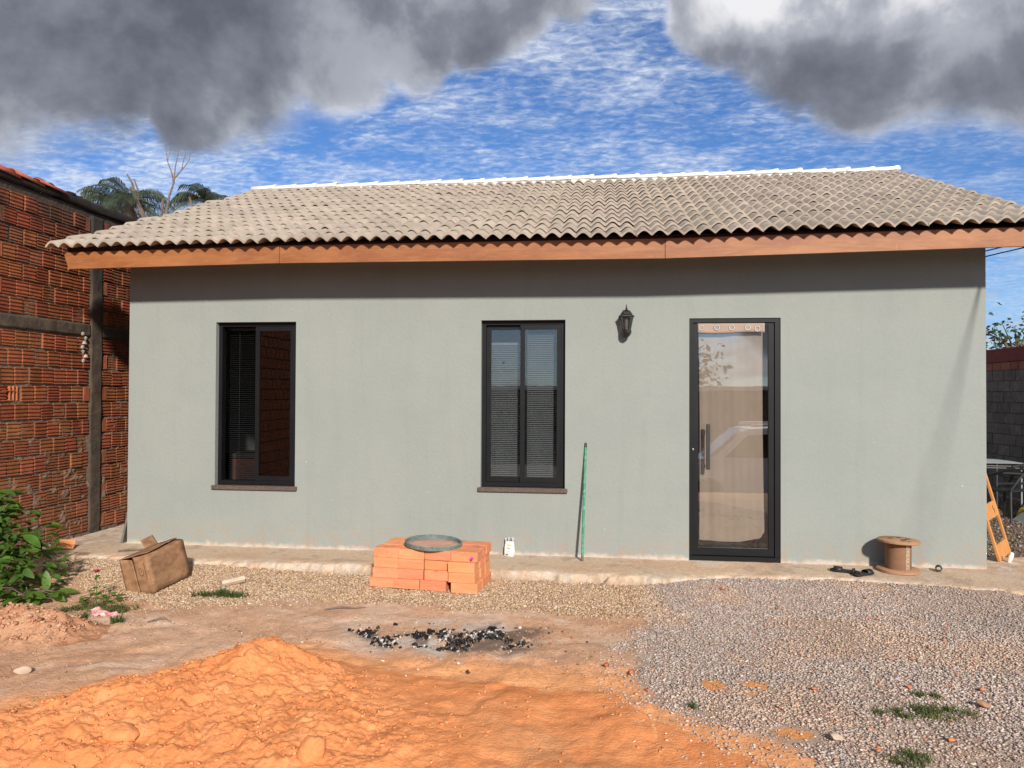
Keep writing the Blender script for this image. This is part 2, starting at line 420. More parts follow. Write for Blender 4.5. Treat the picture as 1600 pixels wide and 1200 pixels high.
M_RUB = material('rubber', (.02, .02, .02), rough=.8)
M_LEAF = material('leaf_green', (.065, .135, .018), (.105, .185, .028), 9, (.036, .075, .014), 20, .4, .5, .1, 40, rnd=.35, spec=.4, trans=.3)
M_LEAFS = material('small_leaf_green', (.045, .095, .016), (.085, .15, .026), 14, (.03, .06, .012), 30, .4, .55, .1, 40, spec=.3, trans=.3)
M_LEAFD = material('tree_leaf', (.03, .055, .022), (.05, .08, .03), 4, rough=.6, trans=.15)
M_PALM = material('palm_leaf', (.045, .065, .045), (.08, .105, .07), 3, rough=.5, trans=.15)
M_GRASS = material('grass_blade', (.07, .105, .028), (.16, .16, .06), 6, rough=.6, trans=.25)
M_WEED = material('weed_green', (.045, .085, .022), (.075, .115, .03), 7, rough=.6, trans=.2)
M_BARK = material('bark', (.16, .12, .09), (.10, .075, .06), 9, (.24, .19, .15), 30, .5, .95, .5, 30)
M_TWIG = material('grey_twig', (.20, .16, .13), (.13, .10, .085), 12, rough=.95)
M_PINK = material('rose_petal', (.34, .03, .07), (.42, .05, .1), 20, rough=.6)
M_MAG = material('magenta_petal', (.62, .03, .36), rough=.6)
M_WRAP = material('pink_wrapper', (.58, .16, .2), (.68, .45, .42), 16, (.75, .68, .5), 20, .6, .4)
M_PALEST = material('pale_stone', (.50, .40, .30), (.42, .32, .24), 9, rough=.95, bump=.4)
M_CLOD = material('sand_clod', (.66, .275, .10), (.58, .225, .08), 9, rough=.95, bump=.4)
M_SANDLUMP = material('sand_lump', (.72, .285, .113), (.64, .24, .092), 14, (.78, .34, .15), 40, .5, .98, .9, 45, .012, coords='World', spec=.08)
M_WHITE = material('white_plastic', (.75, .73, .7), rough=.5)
M_CABLE = material('cable', (.012, .012, .018), rough=.6)
M_SLAB = material('grey_board', (.13, .12, .105), (.17, .155, .135), 8, (.09, .08, .07), 24, .5, .9, .2)
M_CARP = material('white_car_paint', (.8, .8, .8), rough=.25, metal=.0, spec=.6)
M_CARG = material('car_window', (.01, .012, .014), rough=.08, spec=.6)
M_STWALL = material('street_wall_paint', (.22, .165, .13), (.19, .14, .115), 3, rough=.95)

# ------------------------------------------------------------------ ground
EDGE = [(-6.6,-.5),(-5.6,-.62),(-4.2,-.74),(-2.2,-.70),(-.9,-.72),(0,-.77),(.6,-.80),(1.5,-.62),(2.4,-.60),(3.2,-.74),(3.75,-.86),(4.2,-1.3),(5.6,-1.7)]
EX, EY = zip(*EDGE)
SAND = [(-4.6,-4.4),(-3.42,-4.03),(-3.14,-3.85),(-2.93,-3.56),(-2.5,-3.2),(-2.37,-3.0),(-2.27,-2.86),(-2.09,-2.86),(-1.91,-2.97),(-1.37,-2.98),(-1.01,-3.0),(-.31,-3.1),(.26,-3.09),(.52,-3.55),(.84,-3.78),(1.15,-4.05),(1.5,-4.6),(1.6,-6),(-4.6,-6)]
GREY = [(.48,-.5),(.46,-1.46),(.28,-2.32),(.26,-3.07),(.30,-3.37),(.52,-3.58),(.84,-3.81),(1.1,-4.02),(1.3,-4.4),(1.4,-5.4),(6,-5.4),(6,-1.5),(5.2,-1.35),(4.1,-1.05),(3.72,-.75),(3.2,-.6),(2.4,-.45),(1.5,-.45)]
TAN = [(-6.2,-.4),(-5.2,-1.2),(-4.4,-1.75),(-3.6,-1.95),(-3.1,-1.72),(-2.5,-1.5),(-1.9,-1.56),(-1.3,-1.62),(-.7,-1.62),(-.15,-1.72),(.36,-1.7),(.5,-1.3),(.52,-.4)]
BACKG = [(3.9,.55),(5.6,-.9),(6.5,-.9),(7.4,1),(7.4,8),(3.9,8)]
BURN = [(-1.95,-2.36),(-1.66,-2.78),(-1.4,-2.74),(-.96,-2.84),(-.5,-2.66),(-.3,-2.2),(-.42,-2.06),(-.8,-2.05),(-1.0,-2.2),(-1.5,-2.36)]
ASHP = [(-2.0,-2.3),(-1.7,-2.85),(-.96,-2.95),(-.6,-2.7),(-.5,-2.3),(-.8,-2.0),(-1.3,-2.0)]
def gz(x, y):
    """ground height"""
    z = -.10 + .030*(fbm(x*.9, y*.9, 3, 3)-.5) + .020*(fbm(x*5, y*5, 8, 4)-.5)
    z = z + .055*sst(y, -1.7, -.75)*sst(x, -2.6, -4.2)
    z = z + .078*sst(y, -1.5, -.75)*sst(x, .2, .9)*sst(x, 4.2, 3.6)
    z = z - .72*sst(y, -6.0, -10.0)
    z = z + .02*sst(np.abs(fbm(x*2.2, y*2.2, 19, 3)-.5), .0, .2)*sst(y, -1.6, -2.6)*(x < .3)
    return z
def axis(lo, hi, step, far):
    a = np.arange(lo, hi+step/2, step); out = []; d = step*2; p = hi
    while p < far: p += d; out.append(p); d *= 1.35
    L = []; d = step*2; p = lo
    while p > -far: p -= d; L.append(p); d *= 1.35
    return np.concatenate([np.array(L[::-1]), a, np.array(out)])
def lerp(a, b, t): return a*(1-t[..., None]) + np.asarray(b)*t[..., None]
def ground():
    xs = axis(-6.6, 5.6, .02, 420); ys = axis(-5.3, .2, .0185, 420)
    X, Y = np.meshgrid(xs, ys); Z = gz(X, Y)
    wob = .22*(fbm(X*2.6, Y*2.6, 31, 4)-.5)
    C = np.empty(X.shape+(3,)); C[:] = (.58, .35, .222)
    big = fbm(X*.8, Y*.8, 5, 4); med = fbm(X*4, Y*4, 6, 4); fin = fbm(X*22, Y*22, 7, 3)
    C = lerp(C, (.62, .405, .28), sst(big, .45, .65)*.8)
    C = lerp(C, (.43, .235, .14), sst(med, .52, .70)*.45)
    C = lerp(C, (.68, .51, .40), sst(fbm(X*2.2, Y*5, 61, 4), .56, .72)*.6)
    t = sst(sdist(X, Y, TAN)+wob, -.12, .06); C = lerp(C, (.40, .27, .155), t)
    t = sst(sdist(X, Y, SAND)+wob*1.3, -.28, .02); C = lerp(C, (.80, .375, .17), t)
    t = sst(sdist(X, Y, GREY)+wob, -.1, .04); C = lerp(C, (.40, .30, .24), t)
    t = sst(sdist(X, Y, BACKG)+wob, -.1, .1); C = lerp(C, (.16, .12, .09), t)
    t = sst(sdist(X, Y, ASHP)+wob*1.6, -.1, .18)*sst(fbm(X*5, Y*5, 44, 4), .38, .6); C = lerp(C, (.52, .46, .415), t*.9)
    t = sst(sdist(X, Y, BURN)+wob*1.2, -.04, .12)*sst(fbm(X*7, Y*7, 47, 4), .46, .58); C = lerp(C, (.07, .06, .055), t*.75)
    C = lerp(C, (.20, .175, .155), sst(Y, -6.4, -7.6))
    # bare orange patches pressed into the grey gravel
    for cx, cy, rx, ry in PATCH:
        q = 1-np.hypot((X-cx)/rx, (Y-cy)/ry)+wob*2
        C = lerp(C, (.68, .30, .11), sst(q, -.05, .25))
    C *= (.86+.28*fin)[..., None]
    V = np.stack([X.ravel(), Y.ravel(), Z.ravel()], 1)
    me = np_mesh('ground', V, grid_faces(len(xs), len(ys)), M_GROUND, True, C.reshape(-1, 3))
    tag(link('ground', me), kind='structure')
PATCH = [(.72,-3.13,.085,.10),(.97,-3.10,.11,.06),(1.05,-3.76,.13,.08),(.93,-3.24,.06,.03)]
M_GROUND = material('bare_earth', None, (.80, .78, .75), 24, (.30, .165, .095), 55, .42, .98, .9, 48, .012, coords='World', vcol=True, spec=.1)
M_STONE = material('stone_chips', None, (.75, .74, .72), 60, None, rough=.9, bump=.3, bscale=120, coords='World', vcol=True, spec=.2)
M_SAND = material('orange_sand', None, (.90, .86, .83), 22, (.54, .22, .08), 90, .2, .98, .9, 55, .011, coords='World', vcol=True, spec=.08)
ground()

def apron():
    xs = np.arange(-6.28, 5.2, .02); ys = np.arange(-2.1, 2.4, .02)
    X, Y = np.meshgrid(xs, ys)
    e = np.interp(X, EX, EY) + .10*(fbm(X*3.3, X*0+2, 2, 3)-.5) + .09*(fbm(X*13, Y*13, 4, 3)-.5) + .16*np.clip(fbm(X*5, Y*5, 41, 3)-.58, 0, 1)
    d = Y-e                                             # distance inside the front edge
    d = np.minimum(d, np.where(X > 3.86, .75-Y+.1*(fbm(X*4, Y*4, 9, 3)-.5), 9))
    Z = .005*(fbm(X*3, Y*3, 12, 4)-.5) + .006*(fbm(X*14, Y*14, 15, 4)-.5)
    Z = Z - .028*sst(d, .16, .0)*fbm(X*9, Y*9, 66, 3) - .30*sst(d + .05*(fbm(X*18, Y*18, 67, 3)-.5), .05, -.09) - .02*sst(X, -5.3, -5.9)
    C = np.empty(X.shape+(3,)); C[:] = (.58, .445, .325)
    C = lerp(C, (.55, .37, .25), sst(fbm(X*1.3, Y*3.2, 21, 4), .45, .65)*.7)
    C = lerp(C, (.58, .49, .40), sst(fbm(X*3.5, Y*8, 22, 4), .56, .72)*.7)
    C = lerp(C, (.34, .26, .20), sst(fbm(X*6, Y*6, 23, 4), .58, .75)*.5)
    C = lerp(C, (.60, .53, .45), sst(d, .11, .02)*sst(fbm(X*8, Y*8, 24, 3), .42, .6)*.8)
    C = lerp(C, (.27, .21, .165), sst(d+.05*(fbm(X*18, Y*18, 67, 3)-.5), .03, -.02)*.85)
    C = lerp(C, (.66, .60, .53), sst(Y, -.07, -.01)*sst(fbm(X*11, Y*11, 25, 3), .5, .62)*.8)
    V = np.stack([X.ravel(), Y.ravel(), Z.ravel()], 1); F = grid_faces(len(xs), len(ys))
    keep = (Z.ravel()[F] > -.25).any(1)
    keep &= ~((Y.ravel()[F] > .3).any(1) & (X.ravel()[F] > -5.2).any(1) & (X.ravel()[F] < 3.7).any(1))
    me = np_mesh('concrete_apron', V, F[keep], M_GROUND, True, C.reshape(-1, 3))
    tag(link('concrete_apron', me), kind='structure')
apron()

# ---- heaps
def pile_h(x, y):
    def g(cx, cy, sx, sy, h, a=0.0):
        c, s = math.cos(a), math.sin(a); u = (x-cx)*c+(y-cy)*s; v = -(x-cx)*s+(y-cy)*c
        return h*np.exp(-(u/sx)**2-(v/sy)**2)
    h = g(-2.12,-3.36,.40,.42,.165) + g(-2.5,-3.8,.8,.5,.11,.6) + g(-1.7,-4.2,.9,.6,.085) + g(-3.2,-4.5,.9,.45,.10,.4)
    h = h + .018
    e = sdist(x, y, SAND) + .10*(fbm(x*3, y*3, 71, 3)-.5)
    h = h*sst(e, -.02, .45)
    lump = sst(h, .02, .10)
    r = 1-np.abs(2*fbm(x*4.5, y*4.5, 81, 4)-1)
    cl = fbm(x*16, y*16, 83, 4, .6)
    h = h + lump*(.026*(r-.62) + .034*(cl-.5) + .024*(1-np.abs(2*fbm(x*21, y*21, 88, 4, .62)-1)-.6) + .016*(fbm(x*46, y*46, 87, 2)-.5)) + .008*(fbm(x*12, y*12, 85, 3)-.5)
    # clods: rounded cells
    gx, gy = x*13, y*13; best = np.full(x.shape, 9.0); hh = np.zeros(x.shape)
    ix, iy = np.floor(gx), np.floor(gy)
    for dx in (-1, 0, 1):
        for dy in (-1, 0, 1):
            jx, jy = ix+dx, iy+dy
            qx = jx+hsh(jx, jy, 91); qy = jy+hsh(jx, jy, 92); rr = hsh(jx, jy, 93)
            dd = np.hypot(gx-qx, gy-qy)/(.25+.55*rr**3)
            hh = np.maximum(hh, np.sqrt(np.clip(1-dd*dd, 0, 1))*(rr**5)*.034)
    h = h + lump*hh*.8
    return np.where(e < -.02, -.03, h - .012)
def sand():
    xs = np.arange(-4.6, 1.6, .0105); ys = np.arange(-5.3, -2.65, .0105)
    X, Y = np.meshgrid(xs, ys); H = pile_h(X, Y); Z = gz(X, Y) + H
    C = np.empty(X.shape+(3,)); C[:] = (.73, .285, .112)
    C = lerp(C, (.64, .235, .088), sst(fbm(X*3, Y*3, 51, 4), .48, .68)*.7)
    C = lerp(C, (.78, .335, .145), sst(fbm(X*6, Y*6, 52, 4), .52, .7)*.6)
    C = lerp(C, (.55, .31, .16), sst(fbm(X*1.5, Y*1.5, 53, 4), .52, .7)*sst(X, -.9, .1)*.7)
    C *= (.9+.2*fbm(X*30, Y*30, 54, 2))[..., None]
    V = np.stack([X.ravel(), Y.ravel(), Z.ravel()], 1); F = grid_faces(len(xs), len(ys))
    keep = (H.ravel()[F] > -.011).any(1)
    o = link('sand_pile', np_mesh('sand_pile', V, F[keep], M_SAND, True, C.reshape(-1, 3)))
    tag(o, 'heap of loose orange sand spread across the front of the yard', 'sand', kind='stuff')
sand()
MOUND = (-4.25, -2.78)
def mound_h(x, y):
    h = .17*np.exp(-((x-MOUND[0])/.42)**2-((y-MOUND[1])/.27)**2) + .10*np.exp(-((x+4.75)/.4)**2-((y+2.75)/.3)**2)
    return h*(.72+.75*(fbm(x*4, y*4, 101, 4)-.5)) + (.07*(1-np.abs(2*fbm(x*7, y*7, 103, 4)-1)-.6) + .05*(fbm(x*20, y*20, 104, 3)-.5))*sst(h, .02, .1) - .02
def mound():
    xs = np.arange(-5.6, -3.3, .0125); ys = np.arange(-3.5, -2.1, .0125)
    X, Y = np.meshgrid(xs, ys); H = mound_h(X, Y); Z = gz(X, Y)+H
    C = np.empty(X.shape+(3,)); C[:] = (.50, .255, .15)
    C = lerp(C, (.36, .17, .09), sst(fbm(X*6, Y*6, 105, 4), .5, .68)*.8)
    C = lerp(C, (.52, .32, .20), sst(fbm(X*4, Y*4, 107, 4), .55, .7)*.6)
    V = np.stack([X.ravel(), Y.ravel(), Z.ravel()], 1); F = grid_faces(len(xs), len(ys))
    keep = (H.ravel()[F] > -.012).any(1)
    o = link('soil_mound', np_mesh('soil_mound', V, F[keep], M_GROUND, True, C.reshape(-1, 3)))
    tag(o, 'low crumbly mound of reddish brown soil beside the leafy shrub', 'soil', kind='stuff')
mound()

# ---- loose stones as joined geometry
CUBE = np.array([(-1,-1,-1),(1,-1,-1),(1,1,-1),(-1,1,-1),(-1,-1,1),(1,-1,1),(1,1,1),(-1,1,1)], float)
CUBEF = np.array([(0,3,2,1),(4,5,6,7),(0,1,5,4),(1,2,6,5),(2,3,7,6),(3,0,4,7)])
def rot_mats(n, tilt):
    a = rng.uniform(0, 2*PI, n); b = rng.uniform(-tilt, tilt, n); c = rng.uniform(-tilt, tilt, n)
    ca, sa, cb, sb, cc, sc_ = np.cos(a), np.sin(a), np.cos(b), np.sin(b), np.cos(c), np.sin(c)
    z = np.zeros(n); o = np.ones(n)
    Rz = np.stack([ca,-sa,z, sa,ca,z, z,z,o], 1).reshape(-1, 3, 3)
    Rx = np.stack([o,z,z, z,cb,-sb, z,sb,cb], 1).reshape(-1, 3, 3)
    Ry = np.stack([cc,z,sc_, z,o,z, -sc_,z,cc], 1).reshape(-1, 3, 3)
    return Rz @ Rx @ Ry
def stones(name, x, y, z, size, col, label, cat, tilt=.6, flat=(.62, .42), jag=.38, kind='stuff', mat=None):
    n = len(x)
    sz = np.stack([size*rng.uniform(.75, 1.2, n), size*rng.uniform(flat[0]*.8, flat[0]*1.25, n), size*rng.uniform(flat[1]*.7, flat[1]*1.3, n)], 1)*.5
    V = CUBE[None]*(1-jag*rng.random((n, 8, 3)))*sz[:, None, :]
    V = np.einsum('nij,nkj->nki', rot_mats(n, tilt), V) + np.stack([x, y, z], 1)[:, None, :]
    F = CUBEF[None] + (np.arange(n)*8)[:, None, None]
    me = np_mesh(name, V.reshape(-1, 3), F.reshape(-1, 4), mat or M_STONE, False, np.repeat(col, 8, 0))
    return tag(link(name, me), label, cat, kind=kind)
def palette(n, cols, w, jit=.12):
    c = np.array(cols)[rng.choice(len(cols), n, p=np.array(w)/sum(w))]
    return c*(1+jit*rng.normal(0, 1, (n, 1)))*(1+.03*rng.normal(0, 1, (n, 3)))
def scatter(n, x0, x1, y0, y1, dens):
    x = rng.uniform(x0, x1, n); y = rng.uniform(y0, y1, n); k = rng.random(n) < dens(x, y)
    return x[k], y[k]
def seen(x, y):
    """roughly the part of the yard the photograph can see, with a margin"""
    D = (y+7.92); return (D > 2.9) & (x > -.98*D) & (x < .66*D)

def grey_gravel():
    def dens(x, y):
        wob = .5*(fbm(x*2.6, y*2.6, 31, 4)-.5)+.35*(fbm(x*7, y*7, 33, 3)-.5)
        s = sst(sdist(x, y, GREY)+wob, -.16, .14)
        out = .13*sst(sdist(x, y, GREY)+.6*(fbm(x*1.6, y*1.6, 37, 3)-.35), -.55, -.05)*(y < -2.6)
        for cx, cy, rx, ry in PATCH: s = s*sst(np.hypot((x-cx)/rx, (y-cy)/ry)+wob*2, .75, 1.15)
        thin = 1-.55*sst(fbm(x*1.1, y*1.1, 39, 3), .56, .7)
        return np.maximum(s*thin, out)*seen(x, y)*(y < np.interp(x, EX, EY)+.03)
    x, y = scatter(172000, .0, 5.0, -5.2, -.55, dens)
    n = len(x); size = .0085+.0145*rng.random(n)**2
    col = palette(n, [(.47,.385,.345),(.53,.445,.40),(.39,.315,.285),(.59,.50,.44),(.49,.36,.29),(.60,.44,.34),(.70,.63,.57),(.60,.21,.09)], [30,26,16,10,12,8,2,.9], .09)
    col = col*(.84+.32*fbm(x*1.3, y*1.3, 151, 4))[:, None]
    w = (sst(fbm(x*1.7, y*1.7, 153, 4), .5, .68)*.45)[:, None]; col = col*(1-w) + col*np.array((1.22, 1.02, .80))*w
    z = gz(x, y) + size*rng.uniform(.0, .42, n)
    stones('grey_gravel', x, y, z, size, col, 'crushed grey gravel covering the right half of the yard', 'gravel', tilt=.42, flat=(.66, .36))
grey_gravel()
def tan_pebbles():
    def dens(x, y):
        wob = .3*(fbm(x*2.6, y*2.6, 31, 4)-.5)
        s = sst(sdist(x, y, TAN)+wob, -.16, .10)
        return s*seen(x, y)*(y < np.interp(x, EX, EY)+.02)
    x, y = scatter(62000, -6.2, .7, -2.1, -.5, dens)
    n = len(x); size = .010+.011*rng.random(n)
    col = palette(n, [(.50,.335,.215),(.57,.41,.275),(.40,.265,.17),(.64,.51,.38),(.33,.22,.145),(.52,.42,.34)], [30,26,18,10,12,6], .12)
    z = gz(x, y) + size*rng.uniform(-.05, .4, n)
    stones('tan_pebbles', x, y, z, size, col, 'strip of small tan pebbles along the concrete edge', 'pebbles', flat=(.8, .62), jag=.3)
tan_pebbles()
def back_gravel():
    x, y = scatter(16000, 3.9, 7.3, -1.2, 6.5, lambda x, y: sst(sdist(x, y, BACKG), -.1, .1))
    n = len(x); size = .014+.03*rng.random(n)**2
    col = palette(n, [(.20,.15,.115),(.27,.21,.17),(.14,.105,.08),(.40,.34,.29)], [30,20,20,8])
    stones('brown_gravel', x, y, gz(x, y)+size*.2, size, col, 'dull brown gravel beside the house under the table', 'gravel')
back_gravel()
def crumbs():
    def dens(x, y):
        dirt = 1-sst(np.maximum(np.maximum(sdist(x, y, TAN), sdist(x, y, GREY)), sdist(x, y, SAND)), -.05, .1)
        return dirt*(.25+.75*sst(fbm(x*2, y*2, 121, 3), .45, .65))*seen(x, y)
    x, y = scatter(34000, -6.0, .6, -5.2, -1.2, dens)
    n = len(x); size = .004+.015*rng.random(n)**4
    col = palette(n, [(.48,.28,.17),(.55,.35,.235),(.38,.20,.115),(.62,.48,.37),(.16,.11,.08)], [30,26,14,8,3])
    stones('soil_crumbs', x, y, gz(x, y)+np.maximum(0, mound_h(x, y))+size*.2, size, col, 'scattered crumbs and grit on the bare reddish earth', 'soil crumbs')
    x, y = scatter(7000, -5.4, -3.5, -3.4, -2.2, lambda x, y: sst(mound_h(x, y), .0, .06))
    n = len(x); size = .005+.032*rng.random(n)**4
    stones('soil_clods', x, y, gz(x, y)+np.maximum(0, mound_h(x, y))+size*.15, size, palette(n, [(.50,.26,.155),(.42,.20,.115),(.56,.33,.21)], [3,3,2], .07), 'crumbled clods on the reddish soil mound at the left', 'soil clods', flat=(.8, .6), jag=.45)
    # white shell and plaster chips
    def d2(x, y): return sst(.55-np.hypot((x+2.75)/1.0, (y+1.78)/.55)+.5*(fbm(x*4, y*4, 131, 3)-.5), 0, .4) + .03
    x, y = scatter(3200, -4.6, -.6, -3.4, -1.3, d2)
    n = len(x); size = .008+.022*rng.random(n)**2.5
    stones('white_chips', x, y, gz(x, y)+size*.18, size, palette(n, [(.72,.66,.58),(.62,.55,.47),(.78,.74,.68)], [3,3,2]), 'small white plaster and shell chips strewn over the dirt', 'chips', flat=(.6, .3))
    # clods broken off the sand heap
    x, y = scatter(16000, -4.3, .9, -5.2, -2.8, lambda x, y: sst(pile_h(x, y), .0, .09)*.95+.05*(sdist(x, y, SAND) > 0))
    n = len(x); size = .004+.022*rng.random(n)**6
    stones('sand_clods', x, y, gz(x, y)+np.maximum(pile_h(x, y), 0)+size*.12, size, palette(n, [(.73,.285,.112),(.67,.245,.092),(.78,.335,.145)], [3,2,2], .05), 'crumbled clods lying on the orange sand heap', 'sand clods', flat=(.8, .6), jag=.5)
    # charcoal
    def d3(x, y):
        return sst(sdist(x, y, BURN)+.25*(fbm(x*4, y*4, 141, 3)-.5), -.03, .1)*sst(fbm(x*5, y*5, 47, 4), .44, .56)
    x, y = scatter(12000, -2.3, .1, -3.1, -1.9, d3)
    x = np.append(x, rng.normal(-1, .6, 40)); y = np.append(y, rng.normal(-2.4, .3, 40))
    n = len(x); size = .006+.034*rng.random(n)**4
    stones('charcoal', x, y, gz(x, y)+size*.22, size, palette(n, [(.016,.015,.016),(.03,.028,.028),(.06,.055,.052),(.50,.46,.43)], [34,20,8,16]), 'black charcoal lumps in the burnt patch of the yard', 'charcoal', flat=(.7, .55))
    # clay shards in the gravel and beside the burnt patch
    x, y = scatter(60, .5, 4.2, -4.4, -.95, lambda x, y: sst(x, .4, 1.8)*seen(x, y))
    x = np.append(x, [-.27,-.2,.05,-.35,.21,.3]); y = np.append(y, [-2.25,-2.35,-2.95,-2.5,-3.02,-3.3])
    n = len(x); size = .018+.034*rng.random(n)**2
    stones('clay_shards', x, y, gz(x, y)+.012+size*.2, size, palette(n, [(.62,.22,.10),(.55,.17,.07),(.66,.33,.2)], [3,3,1]), 'orange clay shards scattered through the grey gravel', 'shards', flat=(.65, .35))
crumbs()

def rock(name, loc, size, mat, label, cat, seed, rot=(0,0,0), sq=(1,.8,.6), group=None):
    me = bpy.data.meshes.new(name); bm = bmesh.new(); bmesh.ops.create_icosphere(bm, subdivisions=3, radius=.5)
    r = random.Random(seed); pl = [(Vector((r.gauss(0,1), r.gauss(0,1), r.gauss(0,1))).normalized(), r.uniform(.30,.44)) for _ in range(9)]
    for v in bm.verts:
        p = v.co.copy()
        for n, d in pl:
            q = p.dot(n)
            if q > d: p -= n*(q-d)*.85
        p += Vector((r.gauss(0,.006), r.gauss(0,.006), r.gauss(0,.006)))
        v.co = Vector((p.x*sq[0], p.y*sq[1], p.z*sq[2]))*size
    bm.to_mesh(me); bm.free(); me.materials.append(mat); smooth_mesh(me, 35)
    return tag(link(name, me, None, loc, rot), label, cat, group)
def zg(x, y): return float(gz(np.array([x]), np.array([y]))[0])
def zs(x, y):
    a, b = np.array([x]), np.array([y]); return zg(x, y)+max(0, float(pile_h(a, b)[0]))
rock('sand_lump', (-1.37,-4.50,zs(-1.37,-4.50)+.02), .21, M_SANDLUMP, 'tall rounded lump of orange sand on the heap', 'sand lump', 3, (.2,.3,.4), (.62,.6,1.0))
rock('sand_lump', (-2.37,-4.47,zs(-2.37,-4.47)+.005), .19, M_SANDLUMP, 'flat half-round clod of sand on the left slope of the heap', 'sand lump', 5, (.1,.1,.2), (1.1,.7,.45))
rock('sand_lump', (-1.63,-4.72,zs(-1.63,-4.72)+.01), .12, M_SANDLUMP, 'small angular sand clod at the bottom edge of the heap', 'sand lump', 8, (.1,.2,.9), (1,.8,.6))
rock('pale_stone', (-3.72,-3.52,zg(-3.72,-3.52)+.02), .10, M_PALEST, 'pale stone on the dirt at the far left foreground', 'stone', 9, (0,.1,.3), (1.1,.8,.6))
rock('pale_stone', (1.25,-3.82,zg(1.25,-3.82)+.025), .075, M_PALEST, 'flat cream stone on the grey gravel beside an orange sand patch', 'stone', 12, (.2,.1,.5), (1.2,.8,.4))
rock('tan_stone', (2.24,-3.28,zg(2.24,-3.28)+.025), .07, M_SPOOLTOP, 'tan stone on the grey gravel near the grass patch', 'stone', 14, (.1,.3,.2), (1.2,.9,.5))

# ------------------------------------------------------------------ house
HX0, HX1, HD, RX0, RX1 = -5.40, 3.864, 6.5, -5.95, 4.235
EZX = [-5.95,-3.15,.14,.4,3.05,4.2]; EZZ = [3.285,3.295,3.278,3.279,3.325,3.335]
house = thing('house', 'single-storey sage grey house with pale tiled roof and black door and windows', 'house')
W1 = (-4.34, -3.39, .665, 2.539); W2 = (-1.283, -.367, .700, 2.539); DR = (.938, 1.868, .0, 2.543)
def front_wall():
    holes = [W1, W2, (DR[0], DR[1], -.2, DR[3])]
    xs = sorted({HX0, HX1, *[h[0] for h in holes], *[h[1] for h in holes]})
    zs_ = sorted({-.2, 3.42, *[h[2] for h in holes], *[h[3] for h in holes]})
    mb = MB(); T = .16
    def solid(i, j):
        if i < 0 or j < 0 or i >= len(xs)-1 or j >= len(zs_)-1: return False
        cx, cz = (xs[i]+xs[i+1])/2, (zs_[j]+zs_[j+1])/2
        return not any(h[0] < cx < h[1] and h[2] < cz < h[3] for h in holes)
    for i in range(len(xs)-1):
        for j in range(len(zs_)-1):
            if not solid(i, j): continue
            x0, x1, z0, z1 = xs[i], xs[i+1], zs_[j], zs_[j+1]
            mb.add([(x0,0,z0),(x1,0,z0),(x1,0,z1),(x0,0,z1)], [(0,1,2,3)])
            mb.add([(x0,T,z0),(x1,T,z0),(x1,T,z1),(x0,T,z1)], [(3,2,1,0)])
            for di, dj, a, b in ((-1,0,(x0,z0),(x0,z1)),(1,0,(x1,z0),(x1,z1)),(0,-1,(x0,z0),(x1,z0)),(0,1,(x0,z1),(x1,z1))):
                if not solid(i+di, j+dj):
                    q = [(a[0],0,a[1]),(b[0],0,b[1]),(b[0],T,b[1]),(a[0],T,a[1])]
                    mb.add(q, [(0,1,2,3) if (di,dj) in ((-1,0),(0,1)) else (3,2,1,0)])
    me = bpy.data.meshes.new('front_wall'); me.from_pydata(mb.v, [], mb.f)
    bm = bmesh.new(); bm.from_mesh(me); bmesh.ops.remove_doubles(bm, verts=bm.verts, dist=1e-5); bmesh.ops.recalc_face_normals(bm, faces=bm.faces)
    bm.to_mesh(me); bm.free(); me.materials.append(M_WALL)
    link('front_wall', me, house)
front_wall()
RY, RZ = 3.25, 4.95                                   # ridge line
def side_wall(x0, x1):
    p = [(.162,-.2),(HD,-.2),(HD,3.3),(RY,4.62),(.162,3.36)]
    MB().prism(p, 'x', x0, x1).build('side_wall', M_WALL, house)
side_wall(HX0, HX0+.15); side_wall(HX1-.15, HX1)
MB().box(HX0+.152, HX1-.152, HD-.15, HD, -.2, 3.3).build('back_wall', M_WALL, house)
MB().box(HX0+.152, HX1-.152, .162, HD-.152, -.19, .01).build('floor', M_INT, house)
MB().box(HX0+.152, HX1-.152, .162, HD-.152, 2.75, 2.8).build('ceiling', M_INT, house)
MB().box(HX0+.152, HX1-.152, 3.0, 3.1, .012, 2.748).build('partition_wall', M_INT, house)
# fascia boards, dark strip as painted shade in the eave gap, rafters
def fz(x, b): return float(np.interp(x, [-5.78,-3.34,.635,3.96], [(3.075,3.255),(3.10,3.283),(3.081,3.276),(3.138,3.316)][0:4] and [[3.075,3.10,3.081,3.138],[3.255,3.283,3.276,3.316]][b]))
for a, b in ((-5.80,-3.343),(-3.337,.635),(.641,4.10)):
    mb = MB(); n = 10; k = (.06 if a < -5 else 0)
    for i in range(n):
        x0 = a+(b-a)*i/n; x1 = a+(b-a)*(i+1)/n
        xb0 = x0+k*(1-i/n); xb1 = x1+k*(1-(i+1)/n)
        vs = [(xb0,-.56,fz(x0,0)),(xb1,-.56,fz(x1,0)),(x1,-.56,fz(x1,1)),(x0,-.56,fz(x0,1)),(xb0,-.525,fz(x0,0)),(xb1,-.525,fz(x1,0)),(x1,-.525,fz(x1,1)),(x0,-.525,fz(x0,1))]
        f = [(0,1,2,3),(7,6,5,4),(0,4,5,1),(3,2,6,7)]
        if i == 0: f.append((0,3,7,4))
        if i == n-1: f.append((1,5,6,2))
        mb.add(vs, f)
    mb.build('fascia_board', M_WOOD, house)
MB().box(-5.78, 4.08, -.515, -.47, 3.19, 3.318).build('eave_gap_shade', M_DWOOD, house)  # dark strip stands in for the shade behind the fascia
SL = math.atan2(RZ-3.30, RY+.64); CS, SN = math.cos(SL), math.sin(SL)
